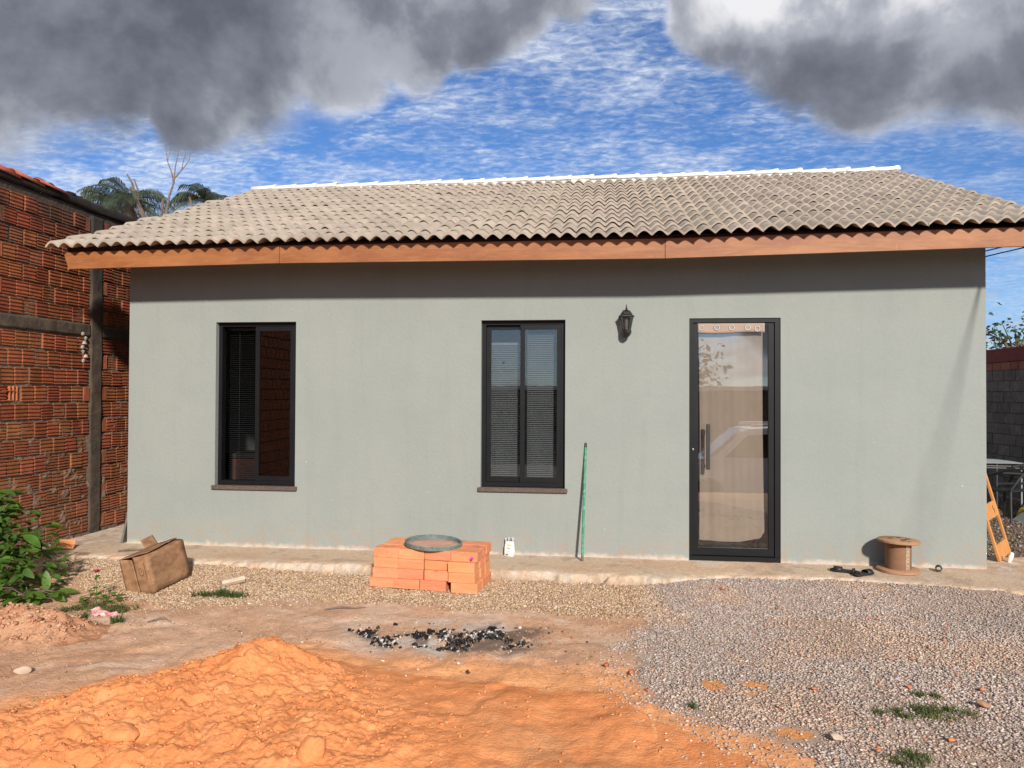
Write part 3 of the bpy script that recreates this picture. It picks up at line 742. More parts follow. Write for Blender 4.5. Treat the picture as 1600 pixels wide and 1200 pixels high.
def deck():
    mb = MB()
    mb.add([(RX0+.12,-.47,3.32),(RX1-.03,-.47,3.345),(RX1-.03,RY,RZ-.05),(-5.42,RY,RZ-.05),(RX1-.03,HD+.5,3.32),(-5.9,HD+.5,3.32)], [(0,1,2,3),(3,2,4,5)])
    me = mb.mesh('roof_deck', M_DWOOD)
    o = link('roof_deck', me, house); sd = o.modifiers.new('thick', 'SOLIDIFY'); sd.thickness = .03
deck()
# barge boards on the gables
for x, w in ((-5.80,.03),(4.075,.03)):
    p = [(-.52,3.07),(-.52,3.25),(RY,RZ-.09),(RY,RZ-.25)]
    if x < 0: MB().add([(x+.02+(.36*max(0,(q[0]+.52)/3.77)) + d, q[0], q[1]) for d in (0, w) for q in p], [(0,1,2,3),(7,6,5,4),(0,4,5,1),(1,5,6,2),(2,6,7,3),(3,7,4,0)]).build('barge_board', M_WOOD, house)
    else: MB().prism(p, 'x', x, x+w).build('barge_board', M_WOOD, house)
# roof tiles: two waves each, lower end riding on the course below
TW, TE, TL, NROW = .2985, .2845, .348, 15
def tile_mesh(name, waves):
    n = 9*waves; L = .149*waves; vs = []; fs = []
    def prof(x):
        c = .5-.5*math.cos(2*PI*x/.149); return .050*c**.62
    ys_ = (0, TL)
    for (dz, s) in ((0, 1), (-.023, -1)):
        for y in ys_:
            for i in range(n+1):
                x = L*i/n*1.02
                vs.append((x, y, prof(min(x, L-1e-6) if i < n else L) + dz))
    k = n+1
    for i in range(n):
        fs.append((i, i+1, k+i+1, k+i)); fs.append((2*k+i+1, 2*k+i, 3*k+i, 3*k+i+1)); fs.append((i+1, i, 2*k+i, 2*k+i+1))
    fs.append((0, k, 3*k, 2*k)); fs.append((n, 2*k+n, 3*k+n, k+n))
    me = bpy.data.meshes.new(name); me.from_pydata(vs, [], fs); me.materials.append(M_TILE); smooth_mesh(me, 50)
    return me
def roof_tiles():
    full = tile_mesh('roof_tile', 2); half = tile_mesh('half_roof_tile', 1)
    items = []
    for r in range(NROW):
        s0 = r*TE; left = -5.93+.45*r/(NROW-1)
        c = 0
        while True:
            x = RX1-(c+1)*TW; me = full
            if x < left-.16: break
            if x < left-.02: x += TW/2; me = half
            ez = float(np.interp(x+.15, EZX, EZZ)) + .022
            f = 1-s0/(TE*NROW)
            y = -.68+s0*CS; z = (ez-3.32)*f + 3.305 + s0*SN
            items.append((me, Vector((x+random.gauss(0,.002), y+random.gauss(0,.005), z+.012+random.gauss(0,.0015))), (SL-.112+random.gauss(0,.005), random.gauss(0,.006), random.gauss(0,.007))))
            c += 1
    for me, p, e in items[:300]: link('roof_tile', me, house, p, e)
    V = []; F = []; o = 0
    for me, p, e in items[300:]:
        M = Matrix.Translation(p) @ Euler(e).to_matrix().to_4x4()
        for v in me.vertices: V.append(tuple(M @ v.co))
        for q in me.polygons: F.append(tuple(i+o for i in q.vertices))
        o += len(me.vertices)
    me = bpy.data.meshes.new('upper_roof_tiles'); me.from_pydata(V, [], F); me.materials.append(M_TILEUP); smooth_mesh(me, 50)
    at = me.color_attributes.new('Col', 'FLOAT_COLOR', 'POINT'); cs = []
    for me2, p, e in items[300:]: cs += [random.uniform(.89, 1.11)]*len(me2.vertices)
    at.data.foreach_set('color', np.repeat(np.array(cs, np.float32)[:, None], 4, 1).ravel())
    u = link('upper_roof_tiles', me, house); u['kind'] = 'stuff'
M_TILEUP = material('upper_tile_concrete', (.43, .355, .29), (.35, .295, .245), 9, (.20, .175, .15), 15, .42, .92, .35, 90, .003,
    extra=lambda t, c, tc, inf: t.mix(1.0, c, (lambda a: (setattr(a, 'attribute_name', 'Col'), a.outputs['Color'])[1])(t.n.new('ShaderNodeAttribute')), 'MULTIPLY'))
roof_tiles()
def ridge():
    n = 10; vs = []; fs = []; L = .40
    for (x, r) in ((0, .084), (.05, .084), (.05, .077), (L, .070)):
        for k in range(n+1):
            a = PI*k/n; vs.append((x, -r*1.15*math.cos(a), r*.92*math.sin(a)))
    for j in range(3):
        for k in range(n): fs.append((j*(n+1)+k, j*(n+1)+k+1, (j+1)*(n+1)+k+1, (j+1)*(n+1)+k))
    me = bpy.data.meshes.new('ridge_cap'); me.from_pydata(vs, [], fs); me.materials.append(M_RIDGE); smooth_mesh(me, 50)
    x = RX1+.03; i = 0
    while x > -5.35:
        o = link('ridge_cap', me, house, (x, RY+.0+random.gauss(0,.004), RZ+.022+random.gauss(0,.004)), (random.gauss(0,.02), random.gauss(.022,.008), PI+random.gauss(0,.012)))
        if i == 0 or x < -5.3: pass
        o.modifiers.new('thick', 'SOLIDIFY').thickness = .014
        x -= .335; i += 1
    MB().box(-5.36, RX1-.02, RY-.085, RY+.085, RZ-.05, RZ+.046).build('ridge_mortar', M_RIDGE, house, bevel=.02)
ridge()

# ---- windows and door
def frame_mb(x0, x1, z0, z1, w, y0, y1, wb=None, wt=None):
    wb = wb or w; wt = wt or w; mb = MB()
    mb.box(x0, x0+w, y0, y1, z0, z1); mb.box(x1-w, x1, y0, y1, z0, z1)
    mb.box(x0+w, x1-w, y0+.001, y1-.001, z0, z0+wb); mb.box(x0+w, x1-w, y0+.001, y1-.001, z1-wt, z1)
    return mb
def window(x0, x1, z0, z1, gmat, opened=False):
    root = link('window', None, house, ((x0+x1)/2, 0, z0))
    cx = (x0+x1)/2; W = x1-x0; H = z1-z0
    def b(mb, name, mat, bevel=0): return mb.build(name, mat, root, (0,0,0), None, bevel)
    l, r = -W/2+.003, W/2-.003
    b(frame_mb(l, r, .030, H-.003, .042, .062, .150), 'frame', M_ALU)
    # two sliding sashes on separate tracks
    for (a, c, y) in (((-.03 if opened else l+.043), (r-.046 if opened else .035), .106), (-.035, r-.043, .070)):
        b(frame_mb(a, c, .074, H-.047, .048, y, y+.028, .052, .05), 'sash', M_ALU)
        b(MB().box(a+.047, c-.047, y+.012, y+.016, .124, H-.095), 'pane', gmat)
    b(MB().box(-W/2-.028, W/2+.028, -.03, .058, -.022, .024), 'sill', M_GRAN, .004)
    return root
window(*W1, M_GLASS1, True); window(*W2, M_GLASS)
def blind(label, x0, x1, z0, z1, y, tilt, mat, pitch=.0208, sw=.0085, group=None):
    t = thing('venetian_blind', label, 'blind', ((x0+x1)/2, y, z1), None, group)
    w = (x1-x0)/2; mb = MB(); n = int((z1-z0)/pitch)
    for i in range(n):
        z = -.03-i*pitch; c, s = math.cos(tilt)*sw, math.sin(tilt)*sw
        mb.add([(-w,-c,z-s),(w,-c,z-s),(w,0,z+.0015),(-w,0,z+.0015),(w,c,z+s),(-w,c,z+s)], [(0,1,2,3),(3,2,4,5)])
    mb.build('slats', mat, t)
    MB().box(-w, w, -.014, .014, -.022, .006).build('head_rail', mat, t)
    MB().box(-w, w, -.012, .012, -.045-n*pitch, -.03-n*pitch).build('bottom_rail', mat, t)
    for x in (-w*.7, w*.7): MB().tube([(x,-.014,0),(x,-.014,-.03-n*pitch)], .0012, 5).build('cord', mat, t)
blind('grey slatted blind behind the left pane of the middle window', -1.20, -.845, .745, 2.30, .19, .62, M_SLAT, .0208, .0115)
blind('grey slatted blind behind the right pane of the middle window', -.825, -.42, .745, 2.40, .19, .62, M_SLAT, .0208, .0115)
blind('black slatted blind with open slats inside the left window', -4.27, -3.46, .70, 2.48, .20, .12, M_SLATD, .024, .0125)
def door():
    x0, x1, z0, z1 = DR; W = x1-x0; root = link('door', None, house, ((x0+x1)/2, 0, 0))
    def b(mb, name, mat, bevel=0, loc=(0,0,0)): return mb.build(name, mat, root, loc, None, bevel)
    l, r = -W/2+.003, W/2-.003
    mb = MB(); mb.box(l, l+.035, .012, .10, .05, z1-.003); mb.box(r-.052, r, .012, .10, .05, z1-.003); mb.box(l+.035, r-.052, .013, .099, z1-.045, z1-.003)
    b(mb, 'frame', M_ALU)
    b(frame_mb(l+.038, r-.055, .055, z1-.048, .058, .030, .072, .075, .03), 'leaf', M_ALU)
    b(MB().box(l+.095, r-.112, .046, .052, .129, z1-.077), 'pane', M_DGLASS)
    b(MB().box(l, r, -.004, .11, .0, .048), 'threshold', M_ALU, .003)
    hb = MB(); hb.box(-.292, -.255, -.035, -.012, .955, 1.43); hb.box(-.285, -.262, -.012, .03, 1.0, 1.03); hb.box(-.285, -.262, -.012, .03, 1.36, 1.39)
    b(hb, 'handle', M_BLACK, .004)
    b(MB().lathe([(.012,0),(.012,.006),(.004,.007)], 12, Matrix.Translation((-.425,.03,1.16)) @ Matrix.Rotation(PI/2, 4, 'X')), 'lock', M_STEEL)
door()
def curtain():
    t = thing('curtain', 'tan striped curtain with metal eyelets hanging behind the glass door', 'curtain', (1.375, .085, .20))
    W, H = .665, 2.22; nx, nz = 90, 60
    u = np.linspace(0, 1, nx); v = np.linspace(0, 1, nz); U, V = np.meshgrid(u, v)
    X = (U-.5)*W*(1-.03*np.sin(V*PI*.9)) + .012*(1-V)
    X = X + .004*(1-V)*np.sin(U*7)
    Y = .003*np.sin(U*17+2*V) + .0012*np.sin(U*51+V*3) + .010*np.exp(-((U-.15)/.06)**2)*(1-.4*V)
    low = .035*sst(U, .55, 1.0)**1.0 + .06*sst(U, .93, 1.0) - .012*np.sin(U*PI)
    Z = V*H + low*(1-V)
    me = np_mesh('cloth', np.stack([X.ravel(), Y.ravel(), Z.ravel()], 1), grid_faces(nx, nz), M_CURT, True)
    link('cloth', me, t)
    # folded-over header in front of the cloth, with eyelets
    nx = 40; u = np.linspace(0, 1, nx); v = np.linspace(0, 1, 5); U, V = np.meshgrid(u, v)
    P = np.stack([((U-.5)*.685-.005).ravel(), (-.063-.002*np.sin(U*19)).ravel(), (2.19+.10*V-.008*np.sin(U*6)*(1-V)).ravel()], 1)
    h = link('header_band', np_mesh('header_band', P, grid_faces(nx, 5), M_HEAD, True), t); h.modifiers.new('t', 'SOLIDIFY').thickness = .002
    mb = MB()
    mj, mn = .026, .0065
    ring = MB(); n = 20
    for k in range(n):
        for q in range(6):
            a, c = 2*PI*k/n, 2*PI*q/6; rr = mj+mn*math.cos(c)
            ring.v.append((rr*math.cos(a), mn*.6*math.sin(c), rr*math.sin(a)))
            ring.f.append((k*6+q, ((k+1)%n)*6+q, ((k+1)%n)*6+(q+1)%6, k*6+(q+1)%6))
    me = ring.mesh('eyelet', M_STEEL, 0, True)
    for x in (-.31, -.15, .0, .165, .262): link('eyelet', me, t, (x, -.067, 2.245 + (-.012 if x > .2 else 0)))
curtain()
# dim kitchen things inside the left window
k = thing('kitchen_counter', 'dim brown kitchen counter with black top seen through the left window', 'counter', (-4.0, 1.0, .01))
MB().box(-.6, .5, -.25, .3, 0, .92).build('cabinet', M_DWOOD, k); MB().box(-.62, .52, -.27, .3, .922, .97).build('counter_top', M_BLACK, k)
MB().box(-.012, .012, -.262, -.252, .02, .9).build('edge_strip', M_STEEL, k)
MB().tube([(-.25,.1,.97),(-.25,.1,1.3),(-.2,.06,1.42),(-.1,0,1.42),(-.06,-.04,1.3)], .014, 8).build('faucet', M_STEEL, k, smooth=True)
tag(MB().lathe([(.05,0),(.055,.01),(.055,.14),(.02,.19),(.02,.22)], 16).build('bottle', M_GREEN, None, (-3.86, .95, .98), smooth=True), 'green bottle on the kitchen counter behind the left window', 'bottle')
tag(MB().lathe([(.03,0),(.09,.03),(.11,.1),(.10,.1),(.08,.04),(.02,.02)], 18).build('bowl', M_WHITE, None, (-4.12, .92, .98), smooth=True), 'white bowl on the kitchen counter behind the left window', 'bowl')

# ---- lantern on the wall
def lantern():
    t = thing('wall_lantern', 'black iron carriage lantern fixed to the wall left of the door', 'lamp', (.279, 0, 2.462)); t.scale = (.76, .76, .76)
    c = (0, -.115, 0); M = Matrix.Translation(c)
    MB().lathe([(.104,.118),(.112,.125),(.110,.135),(.086,.152),(.072,.178),(.052,.205),(.022,.222),(.012,.224)], 6, M).build('hood', M_LANT, t, bevel=.002)
    MB().lathe([(.012,.222),(.016,.235),(.008,.245),(.010,.262),(.004,.29),(.001,.305)], 12, M).build('finial', M_LANT, t, smooth=True)
    g = MB(); g.lathe([(.056,-.055),(.090,.117)], 6, M, cap=False); g.build('glass', M_LGLASS, t)
    for i in range(6):
        a = PI/3*i; d = Vector((math.cos(a), math.sin(a), 0))
        MB().bar(Vector(c)+d*.058+Vector((0,0,-.055)), Vector(c)+d*.093+Vector((0,0,.12)), .009, .009).build('corner_bar', M_LANT, t)
    MB().lathe([(.016,-.055),(.016,.0),(.019,.005),(.020,.07),(.015,.088),(.005,.094)], 14, M).build('lamp_holder', M_BULB, t, smooth=True)
    MB().lathe([(.066,-.058),(.070,-.066),(.068,-.10),(.052,-.135),(.03,-.155),(.008,-.165),(.002,-.178)][::-1], 8, M).build('base_cup', M_LANT, t, bevel=.002)
    MB().tube([(0,0,-.11),(0,-.05,-.12),(0,-.09,-.12)], .02, 10).build('bracket', M_LANT, t, smooth=True)
    MB().lathe([(.05,0),(.045,.018),(.02,.02)], 16, Matrix.Translation((0,0,-.11)) @ Matrix.Rotation(PI/2, 4, 'X')).build('wall_plate', M_LANT, t, smooth=True)
lantern()

# ------------------------------------------------------------------ old brick wall on the left
BX = -6.3
bw = thing('brick_wall', 'tall weathered wall of hollow clay blocks beside the house, sooty at the top', 'wall', (BX, 0, 0))
YS0, YS1 = -1.32, 2.6
def ztop(y): return float(np.interp(y, [-.87, 1.61], [4.05, 3.98]))
def block_mesh(name, w, h, vertical=False, ng=4, d=.11):
    """clay block face towards +x, grooved"""
    prof = []; L = w if vertical else h
    gw = L*.085; pitch = L/ng if not vertical else L/3
    k = ng if not vertical else 3
    prof.append((0, 0)); 
    for i in range(k):
        c = (i+.5)*pitch; prof += [(c-gw*.75, 0), (c-gw*.5, -.011), (c+gw*.5, -.011), (c+gw*.75, 0)]
    prof.append((L, 0))
    vs = []; fs = []; n = len(prof); O = h if vertical else w
    for o in (0, O):
        for a, x in prof: vs.append((x, o, a) if not vertical else (x, a, o))
    for i in range(n-1): fs.append((i, n+i, n+i+1, i+1))
    b = len(vs); vs += [(-d,0,0),(-d,w,0),(-d,w,h),(-d,0,h)]
    # side faces
    if not vertical:
        fs += [(0, b, b+1, n), (n-1, 2*n-1, b+2, b+3), tuple(range(n))+(b+3, b), tuple(range(2*n-1, n-1, -1))+(b+1, b+2)]
    else:
        fs += [(0, n, b+3, b), (n-1, b+1, b+2, 2*n-1), tuple(range(n-1, -1, -1))+(b, b+1), tuple(range(n, 2*n))+(b+2, b+3)]
    me = bpy.data.meshes.new(name); me.from_pydata(vs, [], fs)
    bm = bmesh.new(); bm.from_mesh(me); bmesh.ops.recalc_face_normals(bm, faces=bm.faces); bm.to_mesh(me); bm.free()
    me.materials.append(M_CLAY); return me
def brick_wall():
    rows = [(k*.2005+.03, .172) for k in range(12)] + [(2.598+k*.1905, .166) for k in range(7)]
    full = [block_mesh('brick', .168, .168, ng=4), block_mesh('brick', .168, .162, ng=4), block_mesh('brick', .164, .165, ng=5)]
    half = block_mesh('half_brick', .082, .164, True)
    cut = block_mesh('cut_brick', .10, .168, ng=4)
    spans = [(-.915, .545), (.78, 2.6)]
    cells = []
    for ri, (z, h) in enumerate(rows):
        for si, (a, b) in enumerate(spans):
            y = a+.004; par = (ri+si) % 2
            if par: cells.append((half, y, z, ri)); y += .098
            while y+.178 < b+.002:
                cells.append((full[(0 if h > .17 else 1) if random.random() < .75 else 2], y, z, ri)); y += .1925+random.gauss(0,.002)
            if b-y > .10: cells.append((cut, y, z, ri))
            elif b-y > .082: cells.append((half, y, z, ri))
    n = 0
    for me, y, z, ri in cells:
        if ri == 8 and -.73 < y < -.60 or (ri == 8 and -.80 < y < -.7):          # one broken block shows its cells
            continue
        o = link('brick', me, bw, (random.gauss(0,.004), y+random.gauss(0,.003), z+random.gauss(0,.003)), (random.gauss(0,.012), random.gauss(0,.012), random.gauss(0,.014)))
        n += 1
    # the broken block: shell with thin ribs
    z = rows[8][0]
    mb = MB(); 
    for i in range(4): mb.box(-.10, -.002-.02*(i%2), -.79, -.655+.02*i, z+.005+i*.052, z+.014+i*.052)
    for i in range(3): mb.prism([(-.10,-.70+i*.05),(-.004,-.69+i*.05),(-.004,-.682+i*.05),(-.10,-.692+i*.05)], 'z', z+.008, z+.165)
    mb.build('brick', M_REDTILE2, bw)['label'] = 'broken orange block showing its hollow cells'
    # mortar bed with smears
    ys = np.arange(YS0, YS1, .014); zs_ = np.arange(-.15, 4.0, .014)
    Y, Z = np.meshgrid(ys, zs_)
    X = -.016 + .010*(fbm(Y*9, Z*9, 201, 4)-.5) + .012*(fbm(Y*30, Z*30, 203, 3)-.5)
    low = sst(Z, 2.4, .3)
    sm = fbm(Y*7, Z*13, 205, 5, .62)
    X = X + .020*sst(sm, .60-.05*low, .74-.05*low)*(.2+.8*low)
    hole = np.exp(-((Y+.72)/.07)**2-((Z-rows[8][0]-.085)/.085)**2); X = X - .10*sst(hole, .3, .6)
    me = np_mesh('mortar', np.stack([X.ravel(), Y.ravel(), Z.ravel()], 1), grid_faces(len(ys), len(zs_)), M_MORTAR, True)
    link('mortar', me, bw)
    MB().box(-.16, -.13, YS0-.0, 5.2, -.2, 4.0).build('wall_core', M_MORTAR, bw)
    # concrete posts and tie beam, rough cast
    def cast(name, y0, y1, z0, z1, x=.012, amp=.02):
        ys = np.linspace(y0-.01, y1+.01, max(4, int((y1-y0)/.016))); zz = np.linspace(z0, z1, max(4, int((z1-z0)/.016)))
        Y, Z = np.meshgrid(ys, zz)
        X = x + amp*(fbm(Y*8, Z*8, 211, 4)-.5)
        e = np.minimum(np.minimum(Y-ys[0], ys[-1]-Y), np.minimum(Z-zz[0], zz[-1]-Z)) - .018*(fbm(Y*14, Z*14, 213, 3)-.3)
        X = X - .05*sst(e, .012, -.006)
        link(name, np_mesh(name, np.stack([X.ravel(), Y.ravel(), Z.ravel()], 1), grid_faces(len(ys), len(zz)), M_CONC, True), bw)
    cast('concrete_post', .552, .772, -.15, 3.95, .012); cast('concrete_post', -1.14, -.925, -.15, 3.95, .012)
    cast('tie_beam', -.93, .555, 2.415, 2.59, .009); cast('tie_beam', .77, 2.6, 2.415, 2.59, .007)
    # splash of dried grey mortar by the post
    ms = MB()
    for i in range(7): 
        z = 2.12+i*.055; me = None
        ms.lathe([(.0,-.03),(.028+.01*math.sin(i*2.1),-.012),(.03,.012),(.0,.032)], 8, Matrix.Translation((.004+.008*(i%2), .43+.03*math.sin(i*1.7), z)) @ Matrix.Scale(.6, 4, (1,0,0)))
    ms.build('mortar_splash', material('dried_mortar', (.42,.38,.34), (.3,.27,.24), 14, rough=.95, bump=.4), bw, smooth=True)
    # black capping along the top
    ys = np.arange(YS0, 5.2, .03); 
    prof = [(-.16,.03),(.010,.03),(.022,.045),(.026,.07),(.022,.11),(.0,.145),(-.06,.155),(-.16,.14)]
    V = []
    for (px, pz) in prof:
        q = .022*(fbm(ys*4, ys*0+px*20+pz*31, 221, 4)-.5)*2 + .03*(fbm(ys*1.3, ys*0+3, 223, 3)-.5)
        zt = np.interp(ys, [-1.3, 1.61, 5.2], [3.97, 3.965, 3.93])
        V.append(np.stack([px+q*.5, ys, zt+pz+q], 1))
    V = np.concatenate(V); F = grid_faces(len(ys), len(prof))
    link('capping', np_mesh('capping', V, F, M_CAP, True), bw)
    # red clay tiles lying along the top edge
    tm = MB(); nn = 8; L = .42; vs = []; fs = []
    for y, r in ((0, .085), (L, .068)):
        for k in range(nn+1): a = PI*k/nn; vs.append((r*math.cos(a), y, r*.72*math.sin(a)))
    for k in range(nn): fs.append((k, k+1, nn+2+k, nn+1+k))
    me = bpy.data.meshes.new('roof_tile'); me.from_pydata(vs, [], fs); me.materials.append(M_REDTILE); smooth_mesh(me)
    for y in (-1.75,-1.40,-1.05,-.70,-.36): 
        o = link('roof_tile', me, bw, (-.055+random.gauss(0,.012), y, ztop(y)+.045+random.gauss(0,.006)), (random.gauss(-.05,.02), random.gauss(0,.1), random.gauss(0,.05))); o.modifiers.new('t', 'SOLIDIFY').thickness = .014
    for y in (.15, .55, .95): 
        o = link('roof_tile', me, bw, (-.12+random.gauss(0,.012), y, ztop(y)+.055+random.gauss(0,.008)), (random.gauss(-.05,.03), random.gauss(.2,.1), random.gauss(0,.1))); o.modifiers.new('t', 'SOLIDIFY').thickness = .014
    for y, s in ((-.28,.13),(-.12,.10),(.22,.12),(.36,.09)):
        c = rock('mortar_lump', (-.03, y, ztop(y)+.10), s, M_CAP, None, None, int(y*100)+77, (0,0,0), (.8,1.3,.6)); c.parent = bw
        for kk in ('label', 'category'): 
            if kk in c: del c[kk]
    # the wall goes on towards the street, outside the picture
    mb = MB()
    for r in range(20):
        for q in range(30):
            y = -1.36-(q+1)*.195-.09*(r % 2); mb.box(-.11, .0, y, y+.18, .02+r*.2, .02+r*.2+.175)
    mb.build('street_end_bricks', M_CLAY, bw)['kind'] = 'stuff'
    MB().box(-.16, -.012, -7.4, YS0-.002, -.5, 4.05).build('street_end_mortar', M_MORTAR, bw)
brick_wall()

# ------------------------------------------------------------------ block wall on the right
def block_wall():
    X = 7.47; t = thing('block_wall', 'grey concrete block wall with red top course right of the house', 'wall', (X, 5, 0))
    me = MB().box(0, .12, 0, .385, 0, .185).mesh('block', M_BLOCK, .006)
    mr = MB().box(0, .12, 0, .285, 0, .14).mesh('red_block', M_REDBLK, .005)
    for r in range(12):
        y = -.8+(.2 if r % 2 else 0)
        while y < 5.4:
            link('block', me, t, (random.gauss(0,.003), y, -.15+r*.198), (0, 0, random.gauss(0,.006))); y += .396
    y = -.8
    while y < 5.4: link('red_block', mr, t, (random.gauss(0,.003), y, 2.228)); y += .296
    MB().box(.012, .13, -3.0, 5.6, -.3, 2.38).build('mortar', M_MORTAR2, t)
    MB().box(-.012, .135, -3.0, 5.6, 2.382, 2.635).build('coping_band', M_REDPL, t, bevel=.008)
    MB().box(0, .0115, -3.0, -.81, -.3, 2.37).build('rendered_end', M_BLOCK, t)
M_MORTAR2 = material('dark_mortar', (.11, .10, .09), (.08, .07, .065), 9, rough=.95, bump=.4)
block_wall()

# ------------------------------------------------------------------ things in the yard
def stack():
    me = MB().box(-.126, .126, -.084, .084, 0, .0915).mesh('clay_brick', M_CLAYNEW, .0035)
    # shallow drag lines on the faces
    a = -.104; c0 = Vector((-1.625, -1.21)); ex = Vector((math.cos(a), math.sin(a))); ey = Vector((-math.sin(a), math.cos(a)))
    col = ['leftmost', 'left of centre', 'right of centre', 'rightmost']
    row = ['lowest', 'second lowest', 'third', 'top']; dep = ['front', 'middle', 'back']
    sh = [[-.03,-.035,-.03,.02],[0,0,.0,-.01],[.015,.005,.0,-.012],[.022,.016,.008,.0]]
    for r in range(4):
        for d in range(3):
            for c in range(4):
                if not (d == 0 or r == 3 or c in (0, 3)): continue
                u = (c-1.5)*.2585 + sh[r][c] + random.gauss(0,.004); v = .084+d*.174 + random.gauss(0,.004) + (.02 if (c == 2 and r == 2 and d == 0) else 0) + (-.03 if (c == 3 and r < 3 and d == 0) else 0) + r*.006
                p = c0 + ex*u + ey*v
                o = link('clay_brick', me, None, (p.x, p.y, -.088+r*.0925), (0, 0, a+random.gauss(0,.014)))
                tag(o, f'orange clay brick, {col[c]} in the {dep[d]} row, {row[r]} course of the stack', 'brick', 'clay bricks stacked in front of the house')
    # sieve hoop on top
    t = thing('sieve', 'round grey-green sieve hoop lying on top of the brick stack', 'sieve', (-1.575, -.985, .288), (.02, .05, 0))
    MB().lathe([(.264,.0),(.274,.004),(.276,.034),(.268,.040),(.256,.036),(.254,.004),(.264,.0)], 48, cap=False).build('hoop', M_TEAL, t, smooth=True)
    mb = MB(); n = 16
    for i in range(-n, n+1):
        q = i/n*.25; L = math.sqrt(max(0, .258**2-q*q))
        mb.bar((q,-L,.006), (q,L,.006), .0009, .0009); mb.bar((-L,q,.0075), (L,q,.0075), .0009, .0009)
    mb.build('wire_mesh', M_GREYMET, t)
    # bougainvillea petal stuck to the corner brick
    pm = MB().add([(-.014,0,-.012),(.0,-.004,-.016),(.015,0,-.004),(.012,-.003,.012),(-.004,0,.016),(-.016,-.003,.004),(0,-.008,0)], [(i, (i+1)%6, 6) for i in range(6)])
    p = c0 + ex*.475 + ey*.001
    tag(pm.build('flower_petal', M_MAG, None, (p.x, p.y-.012, .232)), 'magenta petal stuck to the corner brick of the stack', 'petal')
stack()

def cardboard_box():
    t = thing('cardboard_box', 'battered brown cardboard box lying tilted on the tan pebbles', 'box', (-4.14, -1.34, -.055), (.10, -.20, -.16))
    w, l, h = .145, .25, .35
    R_ = Euler((.10, -.20, -.16)).to_matrix(); t.location = Vector((-4.015, -1.64, -.085)) - R_ @ Vector((w, -l, 0))
    def quad(name, ps, mat=M_CARD, th=.004):
        o = MB().add(ps, [(0,1,2,3)]).build(name, mat, t); m = o.modifiers.new('t', 'SOLIDIFY'); m.thickness = th; m.offset = 0; return o
    def panel(name, a, b, c, d, bow, n=8):
        """quad patch with a slight bow so the board looks used"""
        a, b, c, d = map(Vector, (a, b, c, d)); nrm = (b-a).cross(d-a).normalized(); vs = []; fs = []
        for j in range(n+1):
            for i in range(n+1):
                u, v = i/n, j/n; p = a*(1-u)*(1-v)+b*u*(1-v)+c*u*v+d*(1-u)*v
                vs.append(p+nrm*bow*math.sin(PI*u)*math.sin(PI*v)+nrm*.0025*math.sin(7*u+3*v)*math.sin(5*v))
        for j in range(n):
            for i in range(n): q = j*(n+1)+i; fs.append((q, q+1, q+n+2, q+n+1))
        o = MB().add(vs, fs).build(name, M_CARD, t, smooth=True); m = o.modifiers.new('t', 'SOLIDIFY'); m.thickness = .005; m.offset = 0
    panel('side', (w,-l,0), (w,l,0), (w,l,h), (w,-l,h), -.012)
    panel('side', (-w,-l,0), (-w,l,0), (-w,l,h), (-w,-l,h), -.006)
    panel('side', (-w,l,0), (w,l,0), (w,l,h), (-w,l,h), .006)
    panel('side', (.004,-l-.001,0), (w,-l,0), (w,-l,h), (.0,-l-.001,h), .004)
    panel('end_flap', (-w,-l-.004,0), (.02,-l-.016,.005), (.005,-l-.016,h-.02), (-w,-l-.004,h), -.006)
    panel('bottom', (-w,-l,0), (w,-l,0), (w,l,0), (-w,l,0), .0)
    panel('top_flap', (-w,-l-.01,h), (-w+.02,l,h+.01), (w-.045,l-.02,h+.035), (w-.035,-l+.06,h+.012), .012)
    panel('top_flap', (w,-l,h), (w,l,h), (w-.09,l,h+.022), (w-.11,-l+.02,h-.012), -.006)
    panel('top_flap', (-w,l,h), (-w-.02,l-.15,h+.005), (-w-.05,l-.16,h+.09), (-w-.05,l,h+.10), .004)
    # printed ring mark and text line on the front
    ring = MB(); n = 28
    for k in range(n):
        if 3 < k < 6: continue
        a0, a1 = 2*PI*k/n, 2*PI*(k+1)/n
        ring.add([(.070+r*math.cos(a)*.8, -l-.0075, .205+r*math.sin(a)) for r, a in ((.030,a0),(.036,a0),(.036,a1),(.030,a1))], [(0,1,2,3)])
    ring.add([(.058,-l-.0076,.21),(.066,-l-.0076,.198),(.084,-l-.0076,.222),(.08,-l-.0076,.226),(.066,-l-.0076,.205),(.061,-l-.0076,.214)], [(0,1,2,3,4,5)])
    ring.build('printed_mark', M_INK, t)
    tx = MB(); z = .13
    for i in range(16): tx.box(.108+.002*(i%3), .116+.002*((i*7)%3), -l-.0075, -l-.0065, z, z+.005+.002*(i%2)); z += .0098
    tx.build('printed_text', M_INK, t)
cardboard_box()

# green pole leaning on the wall
gp = thing('green_pole', 'green painted pole leaning upright on the wall right of the middle window', 'pole', (-.175, -.205, .0), (-.168, .024, 0))
MB().tube([(0,0,.03),(0,0,1.19)], .0135, 12).build('shaft', M_GREEN, gp, smooth=True)
MB().tube([(0,0,1.185),(0,0,1.235)], [.0145,.0135], 12).build('end_cap', M_BLACK, gp, smooth=True)
MB().tube([(0,0,0),(0,0,.05)], .015, 10).build('rusty_ferrule', M_BARK, gp, smooth=True)

